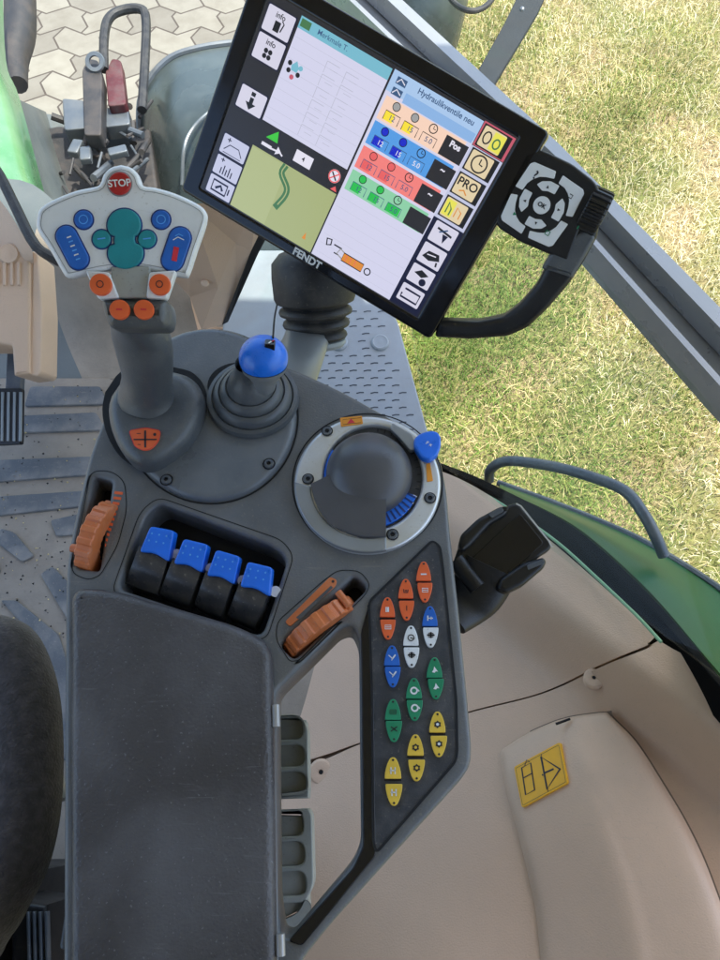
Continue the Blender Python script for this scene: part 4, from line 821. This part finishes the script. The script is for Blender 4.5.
g=MB(); g.sweep([at(273,338,.105),at(274.5,318,.07),at(277,305,.06)],.0008,'gap',6,sub=3); g.build('cable',label='thin black cable rising behind the blue ball knob',cat='cable')

# ================================================================ MONITOR
c0=[V((-.1851,.5745,.0237)),V((.0713,.4304,-.0357)),V((-.0946,.6800,.1840))]
U=(c0[1]-c0[0]); nM=U.cross(c0[2]-c0[0]).normalized(); MP_=Pl(c0[0],nM,U)
TM=thing('touch_terminal',at(305,270,-.05),'black touchscreen terminal showing map and coloured valve rows above the console','monitor')
cm=lambda *p:[(a/100,b_/100) for a,b_ in p]
def rc(x0,y0,x1,y1): return cm((x0,y0),(x1,y0),(x1,y1),(x0,y1))
Mh=.2122
g=MB(); ho=rnd(cm((0,0),(30,0),(30,21.25),(0,21.25)),.006,5); scp=rnd(rc(2.0,1.3,27.75,19.6),.001)
g.plate(MP_,ho,-.028,.0,'black_gloss',.003,seg=4,holes=[scp]); g.poly(Pl(MP_.o,-nM,-MP_.ex),[(-a,b_) for a,b_ in ho],.027,'black'); g.build('bezel',TM)
g=MB(); g.poly(MP_,rc(1.9,1.2,27.85,19.7),-.001,'s_dark'); SC=g.build('screen',TM,smooth=False)
g=MB(); g.text(MP_,'FENDT',.150,.0068,.0105,0,.0004,'white',.0004); g.build('brand_lettering',TM,smooth=False)
H0=-.0008; H1=-.0006; H2=-.0004; H3=-.0002
def S_(name='panel'): return MB()
def rp(g,x0,y0,x1,y1,m_,h): g.poly(MP_,rc(x0,y0,x1,y1),h,m_)
def ln(g,pts,w,m_,h=H3,cl=False): g.stroke(MP_,cm(*pts),w/100,h,m_,cl)
# pages
g=MB(); rp(g,5.45,10.0,14.95,18.9,'s_white',H0); rp(g,5.45,18.3,14.95,19.3,'s_cyan',H1); rp(g,5.6,18.5,6.6,19.15,'s_path',H2)
g.text(MP_,'Merkmale T.',.0895,.1882,.0062,0,H2,'s_text',.00003)
for x,y in ((9.6,15.8),(8.2,15.2)): pass
for i in range(6):
    y=17.2-i*1.15
    for x in (9.2,11.2): ln(g,[(x,y),(x+1.3,y)],.06,'s_ltline',H1); ln(g,[(x,y),(x,y-1.0)],.06,'s_ltline',H1); ln(g,[(x+.5,y-.5),(x+1.3,y-.5)],.05,'s_ltline',H1)
g.poly(MP_,cm((6.2,15.4),(6.6,15.9),(7.0,15.4),(6.9,15.0),(6.3,15.0)),H1,'s_cyan')
for a_,m_ in (((6.1,14.9),'s_ink'),((7.1,14.9),'s_ink'),((6.6,14.5),'s_pink'),((6.0,15.5),'s_ink'),((7.15,15.5),'s_cyan')): g.poly(MP_,cm(*ell(*a_,.22,n=10)),H2,m_)
g.build('status_page',SC,smooth=False)
g=MB(); rp(g,5.45,1.35,15.0,7.55,'s_olive',H0); rp(g,5.5,1.4,9.5,7.4,'s_olive2',H1)
ln(g,cr([(9.3,7.5),(9.2,6.6),(10.2,5.7),(10.35,4.9),(10.0,3.8),(9.85,3.4)],4) if 0 else [tuple(a) for a in cr([(9.3,7.5),(9.2,6.6),(10.2,5.7),(10.35,4.9),(10.0,3.8),(9.85,3.4)],4)],.62,'s_path',H2)
ln(g,[tuple(a) for a in cr([(9.3,7.5),(9.2,6.6),(10.2,5.7),(10.35,4.9),(10.0,3.8)],4)],.12,'s_olive',H3)
g.poly(MP_,cm((13.6,2.2),(13.8,2.9),(14.0,2.2)),H2,'s_orange'); g.build('map_view',SC,smooth=False)
g=MB(); rp(g,2.1,7.6,15.0,9.9,'s_dark',H0); g.poly(MP_,cm((6.4,8.8),(7.7,8.8),(7.4,9.8)),H1,'s_flag'); rp(g,9.7,8.2,11.6,9.3,'s_pale',H1); g.text(MP_,'4',.1065,.0875,.006,0,H2,'s_ink',.0001)
rp(g,6.2,8.0,7.3,8.3,'s_pale',H1); ln(g,[(7.3,8.1),(8.2,8.2),(8.6,8.0)],.16,'s_pale',H1); g.poly(MP_,cm((7.8,7.8),(8.4,8.2),(7.9,8.6)),H2,'s_pale')
g.poly(MP_,cm(*ell(14.1,8.9,.62,n=20)),H1,'s_pale'); g.stroke(MP_,cm(*ell(14.1,8.9,.55,n=20)),.0012,H2,'s_red',True); ln(g,[(13.75,8.55),(14.45,9.25)],.12,'s_red',H2); ln(g,[(13.75,9.2),(14.4,8.6)],.14,'s_ink',H2)
g.poly(MP_,cm((14.2,7.7),(14.6,8.15),(14.9,7.7)),H1,'s_red'); g.build('direction_bar',SC,smooth=False)
# right page
g=MB(); rp(g,15.15,1.35,24.4,17.6,'s_white',H0); rp(g,15.15,17.6,24.4,19.4,'s_sky',H0); rp(g,17.0,17.35,24.3,18.2,'s_skyd',H1)
g.text(MP_,'Hydraulikventile neu',.208,.1885,.0070,0,H2,'s_text',.00012)
for y in (18.75,17.85): rp(g,15.7,y-.3,16.7,y+.3,'s_text',H2); ln(g,[(15.8,y-.2),(16.1,y+.2),(16.6,y-.1)],.1,'s_pale',H3)
# small tractor-like cylinder symbol
x0=19.2;y0=2.75
rp(g,x0-1.0,y0-.45,x0+1.3,y0+.35,'s_orange',H2); ln(g,[(x0-1.0,y0-.45),(x0+1.3,y0-.45),(x0+1.3,y0+.35),(x0-1.0,y0+.35)],.1,'s_ink',H3,True)
g.stroke(MP_,cm(*ell(x0+1.9,y0-.1,.32,n=14)),.0012,H3,'s_ink',True); ln(g,[(x0-1.0,y0+.35),(x0-1.5,y0+.5),(x0-1.7,y0-.1),(x0-1.0,y0-.3)],.14,'s_kgrey',H2)
for i in range(3): ln(g,[(x0-.6+i*.5,y0-.4),(x0-.6+i*.5,y0+.3)],.06,'s_red',H3)
ln(g,[(16.0,3.5),(16.2,2.9),(16.6,3.1),(16.5,3.6)],.16,'s_ink',H2,True); ln(g,[(16.9,3.3),(17.8,3.3)],.14,'s_ink',H2); ln(g,[(17.2,2.6),(17.7,2.6)],.12,'s_ink',H2)
g.build('valve_page',SC,smooth=False)
rows_=[(17.25,15.2,'s_peach','s_yellow','orange'),(15.0,12.9,'s_blue','s_bluedark','blue'),(12.65,10.6,'s_redl','s_red','red'),(10.35,8.4,'s_green','s_green2','green')]
for y1,y0,m_,mv,_n in rows_:
    g=MB(); rp(g,15.45,y0,23.9,y1,m_,H1); rp(g,22.0,y0+.05,24.3,y1-.25,'s_dark',H2)
    for i in range(3):
        x=16.0+i*1.95; cy_=(y1+y0)/2+.6
        if i<2: g.poly(MP_,cm(*ell(x+.75,cy_,.34,n=16)),H2,'s_kgrey' if m_=='s_peach' else mv); g.stroke(MP_,cm(*ell(x+.75,cy_,.36,n=16)),.0007,H3,'s_ink',True)
        else: g.stroke(MP_,cm(*ell(x+.75,cy_,.38,n=16)),.0009,H3,'s_ink',True); ln(g,[(x+.75,cy_+.25),(x+.75,cy_),(x+1.0,cy_)],.07,'s_ink',H3)
        b0=y0+.2; b1=y0+1.0
        if i<2 or m_=='s_green': rp(g,x,b0,x+(.95 if i<2 else 1.4),b1,mv,H2)
        ln(g,[(x,b0),(x,b1),(x+1.5,b1),(x+1.5,b0)],.07,'s_text' if m_!='s_peach' else 's_ink',H3,False); g.text(MP_,('12','15','5.0')[i],(x+.8)/100,(b0+.38)/100,.0062,0,H3,'s_text' if m_!='s_blue' else 's_pale',.00006)
    if m_!='s_green': g.text(MP_,'Pos' if m_=='s_peach' else '~',.2315,(y1-.75)/100,.0075,0,H3,'s_pale',.0003)
    g.build('valve_row',SC,smooth=False)
g=MB()
for i in range(9): ln(g,[(5.6,10.4+i*.9),(14.8,10.4+i*.9)],.025,'s_ltline',H1)
for i in range(7): ln(g,[(15.5,1.9+i*.95),(24.2,1.9+i*.95)],.02,'s_ltline',H1)
g.build('page_rules',SC,smooth=False)
# left soft keys
def key(x0,y0,x1,y1,bgm,ic,frame='s_line',fm=.10):
    g=MB(); rp(g,x0-fm,y0-fm,x1+fm,y1+fm,frame,H1); g.poly(MP_,rnd(rc(x0,y0,x1,y1),.0015,3),H2,bgm); cx=(x0+x1)/2; cy=(y0+y1)/2; ic(g,cx,cy); g.build('soft_key',SC,smooth=False)
def i_fuel(g,x,y): rp(g,x-.35,y-.75,x+.25,y+.1,'s_ink',H3); ln(g,[(x+.4,y-.6),(x+.55,y+.1),(x+.3,y+.3)],.12,'s_ink'); g.text(MP_,'info',x/100,(y+.55)/100,.0065,0,H3,'s_ink',.0001)
def i_fan(g,x,y):
    for a in (45,135,225,315): g.poly(MP_,cm(*ell(x+.32*math.cos(R(a)),y-.3+.32*math.sin(R(a)),.22,n=10)),H3,'s_ink')
    g.text(MP_,'info',x/100,(y+.6)/100,.0065,0,H3,'s_ink',.0001)
def i_arr(g,x,y): g.poly(MP_,cm((x-.2,y+.3),(x+.2,y+.3),(x+.2,y-.2),(x+.55,y-.2),(x,y-.8),(x-.55,y-.2),(x-.2,y-.2)),H3,'s_ink'); rp(g,x-.22,y+.45,x+.22,y+.8,'s_ink',H3)
def i_hill(g,x,y): ln(g,[(x-1.0,y-.5),(x-.5,y+.1),(x+.5,y+.1),(x+1.0,y-.5)],.09,'s_line'); ln(g,[(x-.9,y+.5),(x-.5,y+.5)],.1,'s_line'); ln(g,[(x-.7,y+.3),(x-.7,y+.7)],.1,'s_line'); ln(g,[(x-1.0,y-.75),(x+1.0,y-.75)],.06,'s_line')
def i_row(g,x,y):
    for i in range(5): ln(g,[(x-.6+i*.3,y-.7),(x-.6+i*.3,y+(.2 if i%2 else -.1))],.12,'s_line')
    ln(g,[(x-.9,y+.6),(x-.5,y+.6)],.1,'s_line'); ln(g,[(x-.7,y+.4),(x-.7,y+.8)],.1,'s_line')
def i_bat(g,x,y): ln(g,[(x-.9,y-.5),(x+.7,y-.5),(x+.7,y+.5),(x-.9,y+.5)],.2,'s_line',H3,True); ln(g,[(x-.5,y-.2),(x,y+.2),(x+.3,y-.2)],.25,'s_line'); ln(g,[(x+.95,y-.3),(x+.95,y+.3)],.15,'s_line')
key(2.3,16.75,5.1,18.85,'s_key',i_fuel); key(2.3,14.35,5.1,16.5,'s_key',i_fan); key(2.45,9.9,5.2,11.9,'s_key',i_arr); key(2.45,5.4,5.25,7.2,'s_lilac',i_hill); key(2.5,3.35,5.3,5.15,'s_lilac',i_row); key(2.5,1.4,5.3,3.15,'s_lilac',i_bat)
def i_two(g,x,y): rp(g,x-.05,y-.75,x+1.1,y+.75,'s_yel2',H3); g.stroke(MP_,cm(*ell(x-.5,y,.35,.5,14)),.0013,H3,'s_ink',True); g.stroke(MP_,cm(*ell(x+.5,y-.1,.3,.4,14)),.0014,H3+.0001,'s_path',True)
def i_clk(g,x,y): g.stroke(MP_,cm(*ell(x,y,.72,n=22)),.0014,H3,'s_ink',True); ln(g,[(x,y+.45),(x,y),(x+.35,y-.05)],.12,'s_ink')
def i_pro(g,x,y): g.text(MP_,'PRO',x/100,(y+.25)/100,.0105,0,H3,'s_ink',.0002); ln(g,[(x-.5,y-.5),(x-.1,y-.3),(x+.3,y-.6)],.12,'s_orange'); 
def i_yy(g,x,y): rp(g,x-1.05,y-.75,x-.05,y+.75,'s_yel2',H3); ln(g,[(x-.7,y-.5),(x-.7,y+.5),(x-.3,y),(x-.3,y-.6)],.13,'s_path',H3+.0001); ln(g,[(x+.2,y-.5),(x+.2,y+.4),(x+.7,y+.1),(x+.7,y-.5)],.11,'s_orange')
def i_imp(g,x,y): ln(g,[(x-.8,y+.4),(x+.8,y+.2)],.2,'s_ink'); ln(g,[(x-.5,y+.1),(x+.2,y+.6)],.14,'s_text'); g.poly(MP_,cm((x-.1,y+.1),(x+.5,y+.1),(x+.25,y-.7)),H3,'s_line')
def i_bar(g,x,y): g.poly(MP_,cm((x-.9,y-.35),(x-.5,y+.35),(x+.6,y+.45),(x+.9,y-.1),(x-.1,y-.5)),H3,'s_ink'); ln(g,[(x+.7,y-.3),(x+.8,y-.7)],.18,'s_ink'); ln(g,[(x-.5,y),(x+.4,y+.15)],.1,'s_pale',H3+.0001)
def i_trc(g,x,y): g.poly(MP_,cm((x-.8,y+.1),(x-.2,y+.6),(x+.7,y+.35),(x+.1,y-.1)),H3,'s_ink'); g.poly(MP_,cm(*ell(x+.4,y-.45,.36,n=14)),H3,'s_line')
def i_ret(g,x,y): ln(g,[(x-.2,y+.4),(x-.8,y+.4)],.18,'s_line'); ln(g,[(x-.7,y+.4),(x+.9,y+.4),(x+.9,y-.5),(x-.9,y-.5),(x-.9,y-.1)],.2,'s_line'); 
g=MB(); rp(g,24.45,17.35,27.65,19.5,'s_pink',H0); g.build('active_tab',SC,smooth=False)
ys=[(17.55,19.25),(15.35,17.1),(13.1,14.85),(10.85,12.6),(8.35,10.3),(6.15,8.1),(4.05,5.85),(1.95,3.7)]
for i,((a,b_),ic) in enumerate(zip(ys,(i_two,i_clk,i_pro,i_yy,i_imp,i_bar,i_trc,i_ret))):
    x1=27.5
    if i<4:
        g=MB(); rp(g,24.6,a-.12,27.4,b_+.12,'s_ink' ,H0+.0001); g.build('key_shadow',SC,smooth=False); key(24.75 if i!=3 else 24.75,a,26.95,b_,'s_kbeige',ic,'s_ink',.12)
    else: key(24.85,a,27.3,b_,'s_key',ic)
g=MB(); rp(g,24.4,1.35,27.7,10.45,'s_line',H0); g.build('key_column',SC,smooth=False); g=MB(); rp(g,24.4,10.45,27.65,17.3,'s_lilac',H0); g.build('key_column',SC,smooth=False)

# keypad
KP=Pl(MP_.W(.34,.16,0),nM,U)
kh=[(524,153),(532,149),(545,151),(572,164),(594,181),(600,190),(598,199),(579,232),(568,262),(548,254),(520,242),(498,228),(494,220),(498,206),(510,180)]
g=MB(); g.plate(KP,rnd(KP.pts(kh,0),.004,4),-.022,0,'black',.003,seg=4); kp=g.build('keypad',TM)
kc_=KP.px(541.7,205.3,.0015); kang=0
KPS=3.6
def kz_(p): return [((420+x/3.6),(120+y/3.6)) for x,y in p]
ck=KP.pts(kz_([(345,238),(398,158),(412,153),(488,186),(482,210),(455,204),(430,203),(405,212),(385,226),(368,250)]),.0015)
rk=KP.pts(kz_([(423,232),(440,222),(470,222),(500,238),(484,266),(462,255),(440,253)]),.0015)
def rot(p,a): 
    c,s=math.cos(a),math.sin(a); return [(kc_[0]+(x-kc_[0])*c-(y-kc_[1])*s,kc_[1]+(x-kc_[0])*s+(y-kc_[1])*c) for x,y in p]
def cen(p): return (sum(a for a,_ in p)/len(p),sum(b for _,b in p)/len(p))
ua=pxd(KP,(500,190),(560,222))
for i in range(4):
    for base,ch,sz in ((ck,['?','*','#','='][i],.009),(rk,'+',.005)):
        q=rot(base,i*math.pi/2); g=MB(); q=rnd(inset(q if area2(q)>0 else q[::-1],-.0004),.0010,3); g.plate(KP,q,-.001,.0015,'key_white',.0006)
        c=cen(q)
        if base is rk: 
            o=math.atan2(c[1]-kc_[1],c[0]-kc_[0]); g.poly(KP,[(c[0]+.0016*math.cos(o+t),c[1]+.0016*math.sin(o+t)) for t in (0,2.3,-2.3)],.0018,'ink')
        elif ch=='?': g.text(KP,'?',c[0]-.001,c[1]+.001,.010,0,.0018,'ink',.0002)
        elif i==3: g.stroke(KP,[(c[0]-.002,c[1]-.001),(c[0]+.002,c[1]-.001),(c[0]+.002,c[1]+.002),(c[0]-.001,c[1]+.002)],.0008,.0018,'ink')
        elif i==1: g.poly(KP,[(c[0]+.002*math.cos(t),c[1]+.002*math.sin(t)) for t in (0,2.1,4.2)],.0018,'green_btn')
        else: g.stroke(KP,[(c[0]-.0018,c[1]-.0018),(c[0]+.0018,c[1]-.0018),(c[0]+.0018,c[1]+.0018),(c[0]-.0018,c[1]+.0018)],.0009,.0018,'green_btn',True)
        g.build('key',kp)
g=MB(); q=KP.px(541.7,205.3,.0015); rk_=7.6*(KP.W(*q)-CAM).length/F; g.plate(KP,ell(q[0],q[1],rk_,n=28),-.001,.0018,'key_white',.0006); g.text(KP,'OK',q[0],q[1],.0052,0,.0021,'ink',.0002); g.build('key',kp)
g=MB(); q=KP.pts([(577,229),(597,195)],.0006); g.stroke(KP,q,.0012,.0008,'green_btn'); g.build('green_line',kp)
a_=KP.W(*KP.px(578,206,-.012),-.012); b_=KP.W(*KP.px(602,217,-.012),-.012); ax=(b_-a_).normalized()
cw=KP.W(*KP.px(594,212,-.012),-.012); g=MB(); g.lathe(cw,ax,[(.005,-.010),(.020,-.010),(.021,-.009),(.021,.007),(.020,.009),(.010,.010),(.0001,.010)],'black',132,teeth=22,td=.07); g.build('encoder_wheel',TM,ang=20)
g=MB(); ha=[(585,222),(600,222),(597,238),(584,262),(570,283),(548,309),(528,328),(508,337),(470,340),(434,338),(437,321),(478,322),(503,317),(520,304),(537,284),(550,258),(556,245)]
g.plate(KP,rnd(KP.pts(ha,-.002),.004,4),-.022,-.002,'black',.006,seg=5); hd_=g.build('handle',TM)
g=MB(); hg_=[(588,230),(596,238),(583,261),(572,279),(541,269),(549,256),(556,240),(570,236)]; g.plate(KP,rnd(KP.pts(hg_,-.0005),.003),-.02,-.0005,'grey_dark',.004); g.build('handle_root',hd_)
# mount
TMt=thing('terminal_mount',at(310,330,-.08),'black ribbed ball joint and grey bracket arm holding the monitor','mount')
g=MB(); ax=V((-.04,.66,.75)).normalized(); c=at(315,303,-.09); d=dep(314,300,-.09)/F
g.lathe(c,ax,[(20*d,-.044),(29*d,-.040),(31*d,-.037),(30*d,-.034),(27*d,-.031),(28*d,-.029),(33*d,-.026),(34*d,-.023),(33*d,-.020),(29.5*d,-.017),(30.5*d,-.015),(36*d,-.012),(37*d,-.009),(36*d,-.006),(32*d,-.003),(33*d,-.001),(39*d,.002),(40.5*d,.006),(41*d,.030),(40*d,.045),(32*d,.055),(20*d,.06)],'rubber',48); g.build('ball_joint',TMt,ang=40)
g=MB(); g.sweep([at(312,308,-.11),at(306,340,-.10),at(285,385,-.05),at(272,415,-.02)],[(.028,.012),(.026,.012),(.030,.012),(.032,.012)],'silver_dark',20,sub=5); g.build('bracket_arm',TMt,ang=60)
g=MB(); g.lathe(c-ax*.046,ax,[(.030,-.004),(.033,.0),(.033,.004),(.028,.006)],'plate_grey',40); g.build('collar_ring',TMt)

# ================================================================ PHONE HOLDER
PH=thing('phone_holder',at(470,600,-.1),'black phone cradle with side clamps on the right side of the console','phone holder')
pp=Pl(at(505,550,-.02),(-.10,-.18,.97)); 
g=MB(); g.plate(pp,rnd(pp.pts([(512,503),(519,503),(552,542),(551,549),(540,556),(500,592),(488,596),(452,566),(458,548),(478,522)]),.003,4),-.014,0,'black',.003); g.build('cradle',PH)
g=MB(); g.stroke(pp,pp.pts([(516,503.5),(521,506),(549,541),(552,547)],.0008),.0014,.0008,'silver',False); g.build('edge_trim',PH)
g=MB(); g.plate(pp,rnd(pp.pts([(520,513),(544,543),(536,550),(498,584),(470,560)],.001),.003),-.004,.0012,'black_gloss',.0006); g.build('cushion_pad',PH)
g=MB(); g.plate(pp,rnd(pp.pts([(458,545),(461,534),(478,518),(500,506),(510,505),(507,514),(490,524),(470,546),(462,552)],.008),.003,4),-.012,.008,'black',.004); cl=g.build('clamp',PH)
g=MB(); g.plate(pp,rnd(pp.pts([(488,514),(502,507),(504,511),(492,518)],.0088),.001),.002,.0088,'steel',.0004); g.build('clamp_pad',cl)
g=MB(); g.plate(pp,rnd(pp.pts([(496,590),(500,578),(524,562),(544,557),(547,561),(544,568),(524,585),(506,594)],.006),.003,4),-.014,.006,'black',.004); cl=g.build('clamp',PH)
g=MB(); g.plate(pp,rnd(pp.pts([(527,565),(543,559),(545,563),(528,570)],.0068),.001),.001,.0068,'steel',.0004); g.build('clamp_pad',cl)
g=MB(); g.sweep([at(490,565,-.03),at(478,590,-.04),at(466,606,-.045),at(452,622,-.04)],[(.026,.014),(.024,.012),(.020,.010),(.014,.008)],'black',18,sub=5); g.sweep([at(456,560,-.028),at(478,588,-.03)],.008,'black',14); g.build('bracket',PH,ang=40)
g=MB(); c=at(479,614,-.05); g.lathe(c,(0,0,1),[(.0001,.004),(.002,.004),(.0035,.003),(.0035,-.03)],'gap',14); g.build('bracket_screw',PH)

# ================================================================ LIGHT
w=bpy.data.worlds.new('World'); bpy.context.scene.world=w; w.use_nodes=True; nt=w.node_tree
sky=nt.nodes.new('ShaderNodeTexSky'); sky.sky_type='NISHITA'; sky.sun_disc=False
SUN_EL=R(69); SUN_AZ=R(62)   # azimuth clockwise from +Y
sky.sun_elevation=SUN_EL; sky.sun_rotation=SUN_AZ; sky.dust_density=2
nt.links.new(sky.outputs[0],nt.nodes['Background'].inputs[0]); nt.nodes['Background'].inputs[1].default_value=.15
ld=bpy.data.lights.new('sun','SUN'); ld.energy=2.1; ld.angle=R(.6); ld.color=(1,.95,.87); lo_=bpy.data.objects.new('sun',ld); C.objects.link(lo_)
dv=V((math.sin(SUN_AZ)*math.cos(SUN_EL),math.cos(SUN_AZ)*math.cos(SUN_EL),math.sin(SUN_EL))); lo_.rotation_euler=dv.to_track_quat('Z','Y').to_euler()
sc=bpy.context.scene; sc.view_settings.view_transform='Standard'; sc.view_settings.look='None'; sc.view_settings.exposure=EXPO; sc.view_settings.gamma=1
sc.cycles.max_bounces=8; sc.cycles.transparent_max_bounces=12; sc.cycles.use_denoising=True
